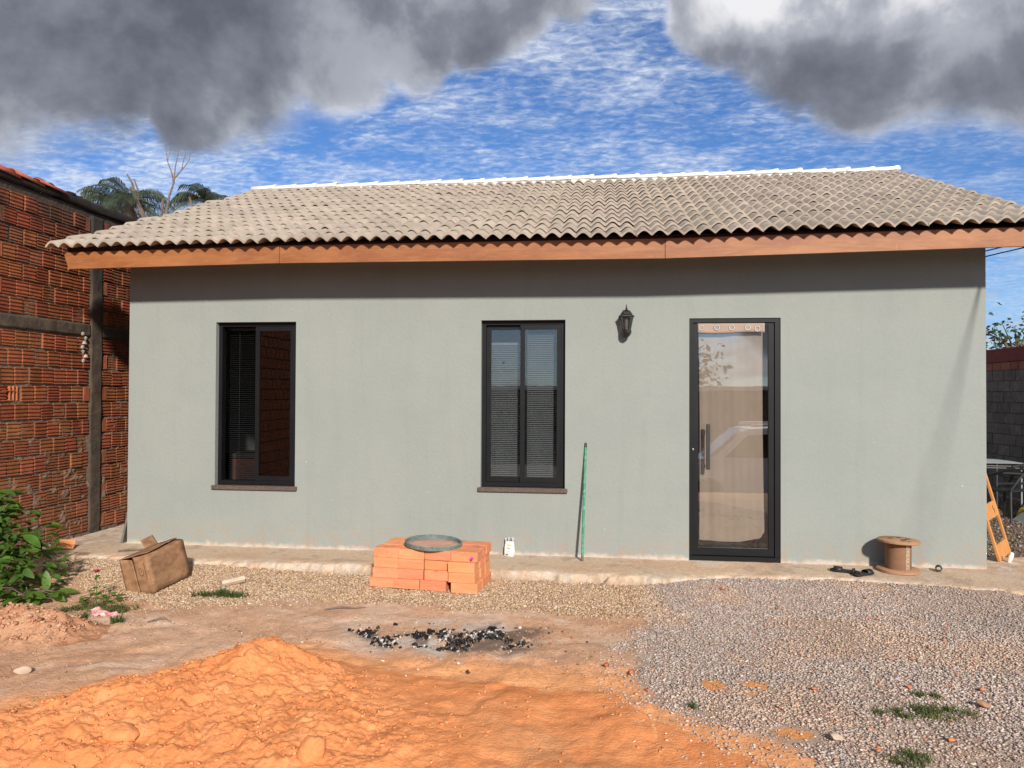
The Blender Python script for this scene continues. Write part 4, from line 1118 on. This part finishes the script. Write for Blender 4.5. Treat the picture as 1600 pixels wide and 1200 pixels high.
def carton():
    t = thing('drink_carton', 'crumpled white printed carton standing against the wall foot', 'carton', (-.955, -.06, 0), (-.05, 0, -.15))
    ms = []
    n = 9; vs = []; fs = []
    lv = [(0,.052,.032),(.05,.053,.034),(.10,.051,.03),(.135,.047,.024),(.155,.044,.014)]
    for z, a, b in lv:
        for k in range(16):
            an = 2*PI*k/16; c, s = math.cos(an), math.sin(an)
            q = 1/max(abs(c), abs(s)); vs.append((a*c*min(q,1.25)+random.gauss(0,.0012), b*s*min(q,1.25)+random.gauss(0,.0012), z))
    for j in range(len(lv)-1):
        for k in range(16): fs.append((j*16+k, j*16+(k+1)%16, (j+1)*16+(k+1)%16, (j+1)*16+k))
    fs.append(tuple(range(16)))
    MB().add(vs, fs).build('body', M_CARTON, t)
    for i, x in enumerate((-.04, -.008, .035)):
        MB().add([(x-.012,0,.15),(x+.014,-.004,.152),(x+.016+.006*i-.008,.006,.19+.012*(i%2)),(x-.014,.004,.186+.01*i)], [(0,1,2,3)]).build('torn_flap', M_SILVER, t)
    MB().lathe([(.02,0),(.02,.003)], 16, Matrix.Translation((.005,-.0405,.06)) @ Matrix.Rotation(PI/2, 4, 'X')).build('printed_disc', material('carton_pale', (.75,.70,.66), rough=.6), t)
    MB().box(-.012, .018, -.035, -.0325, .112, .132).build('printed_badge', material('carton_yellow', (.7,.5,.2), rough=.6), t)
    pr = MB(); pr.box(-.016, .022, -.0425, -.0415, .088, .093); pr.box(-.006, .008, -.0445, -.0436, .05, .056); pr.box(-.03, .0, -.0425, -.0415, .012, .028)
    pr.build('printed_line', material('carton_ink', (.16,.2,.18), rough=.6), t)
carton()

def spool():
    t = thing('cable_spool', 'small brown fibreboard cable spool standing on end by the wall', 'spool', (2.94, -.21, .003), (0, 0, .3))
    MB().lathe([(.0,.0),(.190,.0),(.196,.004),(.196,.026),(.190,.030),(.0,.028)], 40, cap=False).build('lower_disc', M_SPOOLTOP, t, smooth=True)
    MB().lathe([(.118,.030),(.118,.286)], 36, cap=False).build('core', M_SPOOL, t, smooth=True)
    MB().lathe([(.0,.286),(.188,.286),(.193,.290),(.193,.307),(.188,.311),(.0,.311)], 40, cap=False).build('upper_disc', M_SPOOLTOP, t, (0,0,0), (0,.025,0), smooth=True)
    lb = MB(); n = 8
    for i in range(n):
        a0, a1 = -1.62+.34*i/n, -1.62+.34*(i+1)/n
        lb.add([(.1192*math.cos(a),.1192*math.sin(a),z) for a, z in ((a0,.034),(a1,.034),(a1,.28),(a0,.28))], [(0,1,2,3)])
    lb.build('printed_label', material('spool_label', (.44,.34,.24), (.36,.26,.18), 40, rough=.8), t)
    ink = MB()
    for i in range(15):
        for j in range(3):
            if random.random() < .25: continue
            a = -1.59+.08*j+random.uniform(0,.02); z = .04+i*.0142
            ink.add([(.1200*math.cos(b),.1200*math.sin(b),q) for b, q in ((a,z),(a+.05,z),(a+.05,z+.008),(a,z+.008))], [(0,1,2,3)])
    ink.build('label_print', M_INK, t)
    hb = MB()
    for x, y, w in ((-.05,.06,.05),(.03,-.03,.06),(-.02,-.09,.05),(.1,.0,.045),(.06,.08,.04),(.01,-.13,.02)):
        hb.box(x-w/2, x+w/2, y-.011, y+.011, .312, .3145)
    hb.build('slots', M_RUB, t, (0,0,0), (0,.025,0))
spool()

def sandal(loc, rz, label):
    t = thing('sandal', label, 'sandal', loc, (0, 0, rz), 'black sandals on the concrete')
    out = [(-.035,-.12),(-.044,-.08),(-.036,-.02),(-.046,.06),(-.036,.115),(.0,.13),(.034,.115),(.045,.06),(.034,-.02),(.038,-.08),(.03,-.12),(0,-.13)]
    MB().prism(out, 'z', 0, .022).build('sole', M_RUB, t, bevel=.004)
    for y, h, w in ((.055, .034, .075), (-.085, .03, .02)):
        n = 10; mb = MB(); vs = []; fs = []
        for i in range(n+1):
            a = PI*i/n
            for dy in (-w/2, w/2): vs.append((-.043*math.cos(a), y+dy, .016+h*math.sin(a)))
        for i in range(n): fs.append((2*i, 2*i+1, 2*i+3, 2*i+2))
        o = mb.add(vs, fs).build('strap', M_BLACK, t, smooth=True); o.modifiers.new('t', 'SOLIDIFY').thickness = .005
sandal((2.39,-.33,.004), 1.15, 'black strap sandal on the concrete, the one farther from the spool')
sandal((2.54,-.43,.004), -.95, 'black strap sandal on the concrete, the one nearer the spool')
pf = thing('pipe_fitting', 'short black plastic pipe fitting lying at the wall foot right of the spool', 'pipe', (3.335,-.17,.030), (0, PI/2, 1.15)); pf.scale = (.68,.68,.68)
MB().lathe([(.030,-.05),(.036,-.05),(.036,-.01),(.042,-.008),(.042,.05),(.033,.05),(.030,-.05)], 24, cap=False).build('tube', M_BLACK, pf, smooth=True)
MB().lathe([(.042,.030),(.046,.032),(.046,.05),(.042,.052)], 24, cap=False).build('collar', M_BLACK, pf, smooth=True)

def ladder():
    t = thing('wooden_ladder', 'orange varnished wooden ladder leaning on the right side wall of the house', 'ladder', (4.17, .37, .0))
    e = Vector((.35, .49, 0)); L = e.length; eu = e.normalized(); tilt = -.29
    nrm = Vector((eu.y, -eu.x, 0))
    def P(u, z): return Vector((tilt*z, 0, z)) + eu*u
    for u in (0, L): MB().bar(P(u, .0), P(u, 1.02), .045, .026, nrm).build('stile', M_LADDER, t, bevel=.003)
    for z, h in ((.085, .16), (.50, .165), (.88, .09)):
        MB().bar(P(.018, z), P(L-.018, z), .022, h, (tilt, 0, 1)).build('step', M_LADDER, t, bevel=.003)
    m = MB(); q = nrm*.0125
    for a, b in (((0,0),(.04,0)),((.04,0),(.04,.03)),((.04,.03),(.0,.03)),((0,.04),(.04,.04)),((0,.04),(0,.07)),((0,.07),(.04,.07))):
        m.bar(P(.40+a[0], .47+a[1])+q, P(.40+b[0], .47+b[1])+q, .003, .006)
    m.build('burnt_mark', M_INK, t)
    rock('plastic_scrap', (4.27, .36, .05), .13, M_WHITE, 'crumpled white plastic scrap at the foot of the ladder', 'plastic', 31, (.3,.2,.4), (.4,.4,1.2))
ladder()
def chair():
    t = thing('chair', 'black plastic chair with open lattice back beside the block wall', 'chair', (5.98, 3.75, -.1), (0, 0, -2.7))
    for x, y in ((-.19,-.19),(.19,-.19),(-.2,.2),(.2,.2)):
        MB().tube([(x*1.25,y*1.25,0),(x*1.08,y*1.08,.25),(x,y,.46)], [.014,.018,.022], 8).build('leg', M_BLACK, t, smooth=True)
    MB().prism([(-.23,-.22),(.23,-.22),(.25,.0),(.2,.22),(-.2,.22),(-.25,0)], 'z', .45, .475).build('seat', M_BLACK, t, bevel=.008)
    def strand(name, pts, r=.019): MB().tube(pts, r, 8).build(name, M_BLACK, t, smooth=True)
    strand('arm_rail', [(-.27,-.2,.47),(-.3,-.14,.66),(-.29,.08,.72),(-.2,.24,.82),(0,.29,.86),(.2,.24,.82),(.29,.08,.72),(.3,-.14,.66),(.27,-.2,.47)], .022)
    strand('lattice_bar', [(-.2,.2,.47),(-.1,.27,.66),(.12,.28,.84)]); strand('lattice_bar', [(.2,.2,.47),(.1,.27,.66),(-.12,.28,.84)])
    strand('lattice_bar', [(-.27,.06,.7),(-.08,.26,.6),(.1,.27,.58),(.27,.06,.56)]); strand('lattice_bar', [(.28,.07,.72),(.1,.27,.72),(-.1,.27,.70),(-.28,.05,.6)])
chair()
def table():
    t = thing('metal_table', 'thin grey metal table standing against the block wall', 'table', (5.86, 4.6, -.1))
    MB().box(-.62, .62, -.4, .4, .805, .812).build('table_top', M_GREYMET, t, bevel=.003)
    for x in (-.58, .58):
        for y in (-.35, .35): MB().tube([(x,y,0),(x,y,.805)], .012, 8).build('leg', M_GREYMET, t)
    for i in range(2): MB().tube([(-.6,-.39,.735+.03*i),(.6,-.39,.735+.03*i)], .004, 6).build('rail', M_STEEL, t)
table()
tag(MB().add([(-.2,-.12,0),(.2,-.14,0),(.22,.12,.0),(-.18,.14,0),(-.14,-.05,.2),(.15,-.06,.24),(.12,.06,.22),(-.12,.08,.19)], [(0,3,2,1),(4,5,6,7),(0,1,5,4),(1,2,6,5),(2,3,7,6),(3,0,4,7)]).build('yellow_bag', M_YEL, None, (6.4, 3.95, -.09), (0,0,.4), bevel=.04, seg=2), 'slumped yellow plastic bag under the black chair', 'bag')
ls = thing('leaning_sheet', 'pale grey sheet leaning low on the block wall at the right edge', 'sheet', (6.07, 3.45, -.1), (0, math.radians(52), 0))
MB().box(-.012, .012, -.55, .35, 0, 1.7).build('panel', M_GREYMET, ls, bevel=.003)
MB().box(.0125, .05, -.5, -.44, .05, 1.65).build('batten', M_DWOOD, ls)
# board leaning on the left end of the house
lb = thing('leaning_board', 'thin grey board leaning on the left corner of the house', 'board', (-5.46, .12, -.01), (0, .21, .05))
MB().box(-.03, -.006, -.12, .55, 0, .62).build('panel', M_SLAB, lb, bevel=.003)
# sticks, stub and scraps
def stick(name, pts, r, label, cat='stick', mat=M_TWIG):
    return tag(MB().tube(pts, r, 6).build(name, mat, None, smooth=True), label, cat)
stick('dry_branch', [(-5.20,-.45,.012),(-5.08,-.41,.02),(-5.0,-.36,.014),(-4.88,-.31,.02),(-4.75,-.25,.013)], [.008,.013,.009,.012,.006], 'twisted grey branch lying on the concrete behind the cardboard box')
def zgp(x, y, d=.01): return (x, y, zg(x, y)+d)
stick('dry_branch', [zgp(-2.30,-1.93),zgp(-2.18,-1.86,.015),zgp(-2.06,-1.85),zgp(-1.98,-1.80)], [.006,.009,.007,.004], 'thin dry branch on the dirt left of the burnt patch')
stick('twig', [zgp(-3.55,-2.45),zgp(-3.44,-2.40,.03),zgp(-3.36,-2.43)], [.004,.006,.003], 'short curled twig on the bare earth below the wrapper')
stick('wood_stub', [(-3.52,-1.35,zg(-3.5,-1.3)+.03),(-3.36,-1.22,zg(-3.4,-1.2)+.05)], [.030,.034], 'short tan wooden stub lying on the pebbles behind the weeds', 'wood', M_PALEST)
def clay_piece(loc, s, rz, label):
    tag(MB().box(-.09*s, .09*s, -.05*s, .05*s, 0, .012).box(-.09*s, .09*s, .038*s, .05*s, .0125, .05*s).box(-.05*s, .02*s, -.02*s, -.008*s, .0125, .04*s).build('broken_brick', M_CLAYNEW, None, loc, (.12, .1, rz), bevel=.003), label, 'brick piece')
clay_piece((-5.95,-.33,.01), 1.3, .5, 'bright orange broken block piece at the foot of the brick wall')
clay_piece((-6.02,-.62,-.04), .9, 1.2, 'smaller orange block fragment at the wall foot behind the shrub')
wr = thing('candy_wrapper', 'crinkled pink and cream wrapper on the dirt below the flowering weed', 'wrapper', (-4.02,-2.3, zg(-4.02,-2.3)+.012), (.05, .1, -.35))
n = 9; vs = []; fs = []
for j in range(4):
    for i in range(n): vs.append((-.15+.30*i/(n-1), -.05+.033*j+.006*math.sin(i*2.1), .012*math.sin(i*1.9+j)+.010*math.cos(j*2.3+i)))
for j in range(3):
    for i in range(n-1): fs.append((j*n+i, j*n+i+1, (j+1)*n+i+1, (j+1)*n+i))
MB().add(vs, fs).build('film', M_WRAP, wr)

# ------------------------------------------------------------------ plants in the yard
def leaf_mesh(name, L, W, fold=.25, droop=.25, mat=M_LEAF, n=5):
    vs = []; fs = []
    for i in range(n+1):
        s = i/n; w = W*.5*math.sin(PI*min(1, s*.94+.03))**.75*(1-.25*s); y = L*s; z = -droop*L*s*s
        vs += [(-w, y, z+w*fold), (0, y, z), (w, y, z+w*fold)]
    for i in range(n):
        a = i*3; fs += [(a, a+1, a+4, a+3), (a+1, a+2, a+5, a+4)]
    me = bpy.data.meshes.new(name); me.from_pydata(vs, [], fs); me.materials.append(mat); smooth_mesh(me, 80); return me
def aim(d, roll):
    d = Vector(d).normalized(); return (d.to_track_quat('Y', 'Z').to_matrix() @ Matrix.Rotation(roll, 3, 'Y')).to_euler()
def shrub():
    bx, by = -5.68, -1.80; z0 = zg(bx, by)
    t = thing('leafy_shrub', 'leafy green shrub with broad leaves at the left edge by the brick wall', 'shrub', (bx, by, z0))
    lm = [leaf_mesh('leaf', .15, .10), leaf_mesh('leaf', .125, .08), leaf_mesh('leaf', .11, .068, .3, .4)]
    st = MB(); cnt = 0; R = random.Random(4)
    for s in range(42):
        a = R.gauss(-.45, .95)
        rad = R.uniform(.12, .62); hgt = R.uniform(.10, 1.0)*(1.0-.62*(rad/.7)**2)
        tip = Vector((rad*math.cos(a)*1.15, rad*math.sin(a)*.9, hgt))
        mid = Vector((tip.x*.35, tip.y*.35, tip.z*.7+.05))
        st.tube([(0,0,0), mid, tip], [.012,.008,.003], 5)
        for q in range(7):
            if cnt >= 292: break
            u = .35+.65*q/6; p = mid.lerp(tip, (u-.35)/.65) if q else mid
            d = Vector((math.cos(a)+R.gauss(0,.8), math.sin(a)+R.gauss(0,.8), R.uniform(-.25,.55)))
            o = link('leaf', lm[R.choice((0,0,1,1,2))], t, p, aim(d, R.gauss(0,.4))); k = R.uniform(.8,1.25); o.scale = (k, k, k); cnt += 1
    vs = []; fs = []
    for i in range(520):
        a = R.gauss(-.45, .95); rad = R.uniform(.05, .66); z = R.uniform(.03, 1.0)*(1.0-.62*(rad/.7)**2)
        p = Vector((rad*math.cos(a)*1.15, rad*math.sin(a)*.9, z)); d = Vector((math.cos(a)+R.gauss(0,.8), math.sin(a)+R.gauss(0,.8), R.uniform(-.3,.5)))
        M = Matrix.Translation(p) @ aim(d, R.gauss(0,.5)).to_matrix().to_4x4() @ Matrix.Scale(R.uniform(.6,1.1), 4); o = len(vs); m = lm[2]
        vs += [tuple(M @ v.co) for v in m.vertices]; fs += [tuple(q+o for q in f.vertices) for f in m.polygons]
    sf = MB().add(vs, fs).build('small_leaves', M_LEAFS, t, smooth=True); sf['kind'] = 'stuff'
    st.build('stems', M_BARK, t, smooth=True)
    # low sprawling shoots to the front and right
shrub()
def sprawl():
    bx, by = -4.98, -1.95; t = thing('creeping_weed', 'low broad-leaved weed sprawling on the soil in front of the shrub', 'weed', (bx, by, zg(bx, by)))
    lm = [leaf_mesh('leaf', .17, .085, .2, .2), leaf_mesh('leaf', .10, .055, .3, .3)]; R = random.Random(9); st = MB()
    for a in (-2.6, -2.1, -1.5, -.9, -.3, .3, .9, 2.6):
        L = R.uniform(.14, .36); tip = Vector((L*math.cos(a), L*math.sin(a), R.uniform(.04,.22))); st.tube([(0,0,0), tip*.5+Vector((0,0,.05)), tip], [.007,.005,.003], 5)
        for q in range(6):
            p = tip*(.3+.14*q); d = Vector((math.cos(a)+R.gauss(0,.8), math.sin(a)+R.gauss(0,.8), R.uniform(-.1,.4)))
            link('leaf', lm[(q+1)%2 if q < 4 else 0], t, p, aim(d, R.gauss(0,.4)))
    st.build('stems', M_BARK, t)
sprawl()
def rose():
    bx, by = -4.30, -2.02; t = thing('flowering_weed', 'small green weed with one dark pink flower on the dirt', 'flower', (bx, by, zg(bx, by)))
    st = MB(); R = random.Random(2); lm = leaf_mesh('leaf', .055, .032, .2, .3)
    for x, y, h in ((0,0,.26),(.05,.02,.15),(-.06,.0,.12),(.12,-.02,.09),(.16,.06,.10),(-.1,-.05,.08)):
        top = Vector((x*1.1, y, h)); st.tube([(x*.6,y*.6,0), (x*.9,y,h*.5), top], [.004,.003,.002], 5)
        for q in range(9):
            a = R.uniform(-PI, PI); link('leaf', lm, t, (x*.95+R.gauss(0,.012), y+R.gauss(0,.012), h*(.2+.085*q)), aim((math.cos(a), math.sin(a), R.uniform(0,.6)), R.gauss(0,.4)))
    st.build('stems', M_LEAF, t)
    f = MB()
    for k in range(16):
        a = k*2.4; r = .006+.0016*k; e = 1.2-.07*k; d = Vector((math.cos(a)*math.cos(e), math.sin(a)*math.cos(e), math.sin(e)))
        p = Vector((0,0,.275)) + Vector((math.cos(a)*r*.4, math.sin(a)*r*.4, 0)); s = Vector((-math.sin(a), math.cos(a), 0))*.011
        f.add([p-s*.4, p+s*.4, p+d*.026+s, p+d*.03, p+d*.026-s], [(0,1,2,3,4)])
    f.build('bloom', M_PINK, t)
rose()
def tuft(loc, n, rx, ry, h, label, name='grass_tuft', flat=.5, seed=0, mat=None, kind=None):
    R = random.Random(seed); vs = []; fs = []; cl = []
    for i in range(14): a, q = R.uniform(0, 2*PI), math.sqrt(R.random()); cl.append((q*rx*math.cos(a), q*ry*math.sin(a), R.uniform(.5, 1.5)))
    for i in range(n):
        cx, cy, cw = cl[R.randrange(len(cl))]; x, y = cx+R.gauss(0, rx*.13*cw), cy+R.gauss(0, ry*.25*cw)
        z = zg(loc[0]+x, loc[1]+y)-zg(loc[0], loc[1])
        b = R.uniform(0, 2*PI); L = h*R.uniform(.5, 1.2); lean = R.uniform(.2, 1.3)*flat*2; w = R.uniform(.002, .004)
        d = Vector((math.cos(b), math.sin(b), 0)); s = Vector((-d.y, d.x, 0))*w; p = Vector((x, y, z))
        m = p+d*L*lean*.3+Vector((0,0,L*.6)); e = p+d*L*lean*.9+Vector((0,0,L*max(.25, 1-lean*.4)))
        o = len(vs); vs += [p-s, p+s, m+s*.8, m-s*.8, e]; fs += [(o,o+1,o+2,o+3),(o+3,o+2,o+4)]
    t = MB().add(vs, fs).build(name, mat or M_GRASS, None, (loc[0], loc[1], zg(*loc)))
    return tag(t, label, 'grass', kind=kind)
tuft((1.86,-3.42), 620, .27, .08, .04, 'long flat patch of green grass on the grey gravel', seed=1, flat=.8)
tuft((1.97,-3.16), 120, .07, .04, .035, 'small grass tuft on the gravel just behind the long grass patch', seed=2, flat=.8)
tuft((1.56,-4.0), 200, .09, .07, .045, 'grass tuft at the bottom edge of the grey gravel', seed=3, flat=.8)
tuft((-3.42,-1.62), 420, .26, .06, .085, 'dark green weeds in a row in front of the cardboard box', 'weed_row', seed=4, flat=.6, mat=M_WEED)
tuft((-4.30,-2.16), 520, .22, .09, .05, 'yellowish grass around the flowering weed', seed=5, flat=.8)
tuft((-3.98,-2.12), 260, .12, .06, .06, 'grass sprigs right of the flowering weed', seed=6, flat=.8)
tuft((-3.78,-2.5), 70, .05, .04, .08, 'tiny weed sprig on the dirt below the pink wrapper', 'weed_sprig', seed=7, mat=M_WEED)
tuft((-4.15,-2.42), 110, .06, .05, .06, 'weed sprig at the right foot of the soil mound', 'weed_sprig', seed=8, mat=M_WEED)
tuft((-4.75,-2.35), 160, .14, .06, .06, 'sparse weeds behind the soil mound', 'weed_sprig', seed=10, mat=M_GRASS)
tuft((.55,-3.5), 36, .03, .02, .05, 'tiny weed at the edge of the gravel and the sand', 'weed_sprig', seed=9, mat=M_WEED)

# ------------------------------------------------------------------ trees behind
def palm(loc, h, label, seed, nf=16, L=2.1, tr=.14):
    R = random.Random(seed); t = thing('palm_tree', label, 'palm tree', loc, None, 'palm trees behind the house')
    MB().tube([(0,0,0),(.1,0,h*.5),(.0,0,h)], [tr*1.3,tr,tr*.9], 10).build('trunk', M_BARK, t, smooth=True)
    for k in range(nf):
        a = 2*PI*k/nf+R.gauss(0,.2); el = R.uniform(-.1, 1.15); Lk = L*R.uniform(.8, 1.1)
        d = Vector((math.cos(a), math.sin(a), 0)); pts = []
        for i in range(13):
            s = i/12; pts.append(Vector((0,0,h-.05)) + d*Lk*(s*math.cos(el)+.10*s*s) + Vector((0,0, Lk*(s*math.sin(el) - (.55+.25*math.cos(el))*s*s))))
        mb = MB(); mb.tube(pts, [.022*(1-.85*i/12)+.003 for i in range(13)], 5)
        for i in range(3, 37):
            s = i/36; q = s*12; j = min(int(q), 11); p = pts[j].lerp(pts[j+1], q-j); tg = (pts[j+1]-pts[j]).normalized()
            sd = tg.cross(Vector((0,0,1)))
            if sd.length < .05: continue
            sd.normalize(); ll = .50*math.sin(PI*(.12+.83*s))*R.uniform(.75,1.1)
            for sg in (-1, 1):
                m = p+sd*sg*ll*.55+tg*ll*.35+Vector((0,0,.02)); e = p+sd*sg*ll*.8+tg*ll*.55-Vector((0,0,ll*.55)); w = tg*.0115
                mb.add([p-w, p+w, m+w, m-w, e], [(0,1,2,3),(3,2,4)])
        mb.build('frond', M_PALM, t)
palm((-13.9, 12.4, 0), 7.45, 'green palm in the middle behind the roof edge and the bare stem', 1, 21, 1.75)
palm((-15.3, 13.5, 0), 7.6, 'dark palm showing just above the brick wall', 2, 18, 1.6)
palm((-11.9, 13.2, 0), 7.55, 'small palm peeking over the left slope of the house roof', 3, 16, 1.5)
def branch_tree(name, loc, paths, label, mat=M_BARK):
    t = thing(name, label, 'tree', loc)
    for i, (pts, r) in enumerate(paths): MB().tube(pts, r, 7).build('trunk' if i == 0 else 'limb', mat, t, smooth=True)
branch_tree('bare_tree', (-12.95, 12.3, 0), [
    ([(0,0,0),(.05,0,4),(.2,0,6.6),(.28,0,7.0),(.36,0,7.5),(.50,0,7.9),(.52,0,8.1)], [.09,.06,.04,.035,.032,.028,.024]),
    ([(.50,0,7.9),(.44,0,8.2),(.30,0,8.55),(.26,0,8.85),(.22,0,9.05)], [.022,.018,.014,.010,.006]),
    ([(.51,0,8.0),(.55,0,8.4),(.62,0,8.7),(.66,0,9.0)], [.018,.014,.010,.006]),
    ([(.52,0,8.02),(.68,0,8.2),(.82,0,8.35),(.98,0,8.55),(1.02,0,8.8)], [.02,.016,.013,.009,.005]),
    ([(.74,0,8.25),(.80,0,8.55),(.86,0,8.75),(.85,0,8.95)], [.013,.010,.008,.004]),
    ([(.30,0,8.55),(.38,0,8.8),(.36,0,9.1)], [.009,.007,.004])], 'thin bare tree with forked twigs rising above the palms', M_TWIG)
branch_tree('pruned_tree', (-12.7, 11.6, 0), [
    ([(0,0,0),(-.05,0,5.5),(-.15,0,6.6),(-.42,0,7.2),(-.62,0,7.6)], [.10,.08,.07,.06,.045]),
    ([(-.42,0,7.2),(-.62,.05,7.75),(-.78,.05,8.0)], [.035,.03,.02]),
    ([(-.40,0,7.15),(-.42,.05,7.5),(-.56,.05,7.85)], [.03,.027,.018]),
    ([(-.05,0,6.5),(.30,.05,6.8),(.34,.05,7.25)], [.04,.036,.03]),
    ([(.0,.0,6.0),(1.0,.1,6.7),(1.2,.1,7.0),(1.1,.1,7.3)], [.05,.045,.042,.032])], 'pruned tree of brown stubs among the palms behind the house')
def leafy_tree(loc, h, r, n, label, seed, name='leafy_tree', mat=None, lf=.16):
    R = random.Random(seed); t = thing(name, label, 'tree', loc)
    tk = MB(); tk.tube([(0,0,0),(.05,0,h*.45),(0,0,h*.8)], [.12,.09,.04], 8); tk.build('trunk', M_BARK, t, smooth=True)
    lb = MB(); vs = []; fs = []
    for k in range(22):
        a, e = R.uniform(-PI, PI), R.uniform(-.3, 1.2); L = r*R.uniform(.6, 1.05)
        tip = Vector((math.cos(a)*math.cos(e)*L, math.sin(a)*math.cos(e)*L, h*.62+math.sin(e)*L*.8)); base = Vector((0,0,h*R.uniform(.35,.7)))
        lb.tube([base, base.lerp(tip, .5)+Vector((0,0,.1)), tip], [.04,.022,.008], 5)
        for i in range(n):
            u = R.uniform(.35, 1.05); p = base.lerp(tip, u)+Vector((R.gauss(0,.14), R.gauss(0,.14), R.gauss(0,.13)))*r*.8
            d = Vector((R.gauss(0,1), R.gauss(0,1), R.gauss(-.2,.6))).normalized(); s = d.cross(Vector((R.gauss(0,1), R.gauss(0,1), R.gauss(0,1)))).normalized(); l = lf*R.uniform(.6,1.3)
            o = len(vs); vs += [p, p+d*l*.5+s*l*.25, p+d*l, p+d*l*.5-s*l*.25]; fs.append((o,o+1,o+2,o+3))
    lb.build('limbs', M_BARK, t); MB().add(vs, fs).build('crown', mat or M_LEAFD, t)
leafy_tree((11.0, 13.0, 0), 4.2, 1.9, 42, 'dark leafy tree rising behind the block wall at the right', 21)
# cables from the house corner out to the street pole
def cables():
    end = Vector((7.4, -14.2, 5.0)); R = random.Random(3)
    for i, (z, e) in enumerate(((3.205, 0), (3.15, -.12))):
        a = Vector((HX1+.004, .06, z)); pts = []
        for k in range(25):
            s = k/24; p = a.lerp(end+Vector((0,0,e)), s); p.z -= 4*.48*s*(1-s); pts.append(p)
        tag(MB().tube(pts, .0062, 6).build('power_cable', M_CABLE, None, smooth=True), ['upper black power cable leaving the right corner of the house', 'lower black power cable leaving the right corner of the house'][i], 'cable', 'power cables at the right corner')
    t = thing('utility_pole', 'grey utility pole at the street carrying the cables', 'pole', (7.4, -14.3, -.85))
    MB().tube([(0,0,0),(0,0,7)], [.16,.11], 14).build('post', M_BLOCK, t, smooth=True); MB().box(-.7, .7, -.06, .06, 5.75, 5.87).build('crossarm', M_BARK, t)
cables()
# ------------------------------------------------------------------ the street behind the camera, seen only in the glass
def street():
    t = thing('street_house', 'low brown building across the street mirrored in the door glass', 'building', (0, -24, -.85))
    MB().box(-16, 18, -4, 0, 0, 2.75).build('wall', M_STWALL, t); MB().box(-16.3, 18.3, -4.3, .5, 2.752, 2.95).build('roof', M_TILE, t)
    MB().box(-16.3, 18.3, .502, .54, 2.78, 2.93).build('gutter', M_WHITE, t)
    for x in (-9, -2, 9): MB().box(x-.7, x+.7, .003, .03, .9, 2.1).build('window', M_CARG, t)
    leafy_tree((-9, -31, -.85), 6.0, 3.2, 30, 'bushy tree behind the low street building, left side', 41, lf=.4)
    leafy_tree((4.5, -33, -.85), 5.2, 3.0, 30, 'bushy tree behind the low street building, right side', 43, lf=.4)
    c = thing('parked_car', 'silver car parked at the street and mirrored in the door glass', 'car', (3.75, -9.6, -.80))
    body = [(-2.15,.35),(-2.2,.7),(-2.1,.98),(-1.25,1.12),(-.55,1.78),(1.2,1.86),(2.1,1.75),(2.25,1.1),(2.25,.4),(1.9,.3),(-1.9,.3)]
    MB().prism(body, 'y', -.85, .85).build('body', M_CARP, c, bevel=.07, seg=2, smooth=True)
    for s in (-1, 1):
        MB().prism([(-1.0,1.15),(-.5,1.66),(.55,1.72),(.55,1.15)], 'y', .852*s, .862*s).build('side_window', M_CARG, c)
        MB().prism([(.62,1.15),(.62,1.72),(1.9,1.66),(2.0,1.15)], 'y', .852*s, .862*s).build('side_window', M_CARG, c)
        for x in (-1.35, 1.35): MB().lathe([(.0,-.1),(.33,-.1),(.35,-.07),(.35,.07),(.33,.1),(0,.1)], 28, Matrix.Translation((x,.79*s,.35)) @ Matrix.Rotation(PI/2, 4, 'X'), cap=False).build('wheel', M_RUB, c, smooth=True)
        MB().tube([(-.4,.72*s,1.86),(1.3,.74*s,1.93),(2.0,.72*s,1.84)], .035, 8).build('roof_rail_highlight', M_WHITE, c, smooth=True); MB().box(-2.0, 2.2, .853*s-.012, .853*s+.012, 1.02, 1.12).build('belt_highlight', M_WHITE, c)  # white rails and belt strips stand in for sky highlights on the car
        MB().box(-2.19, -2.08, .5*s-.15, .5*s+.15, .75, .92).build('headlight', M_WHITE, c)
    MB().add([(-1.30,-.7,1.14),(-1.30,.7,1.14),(-.60,.62,1.76),(-.60,-.62,1.76)], [(0,1,2,3)]).build('windscreen', M_CARG, c, (-.02,0,.02))
street()
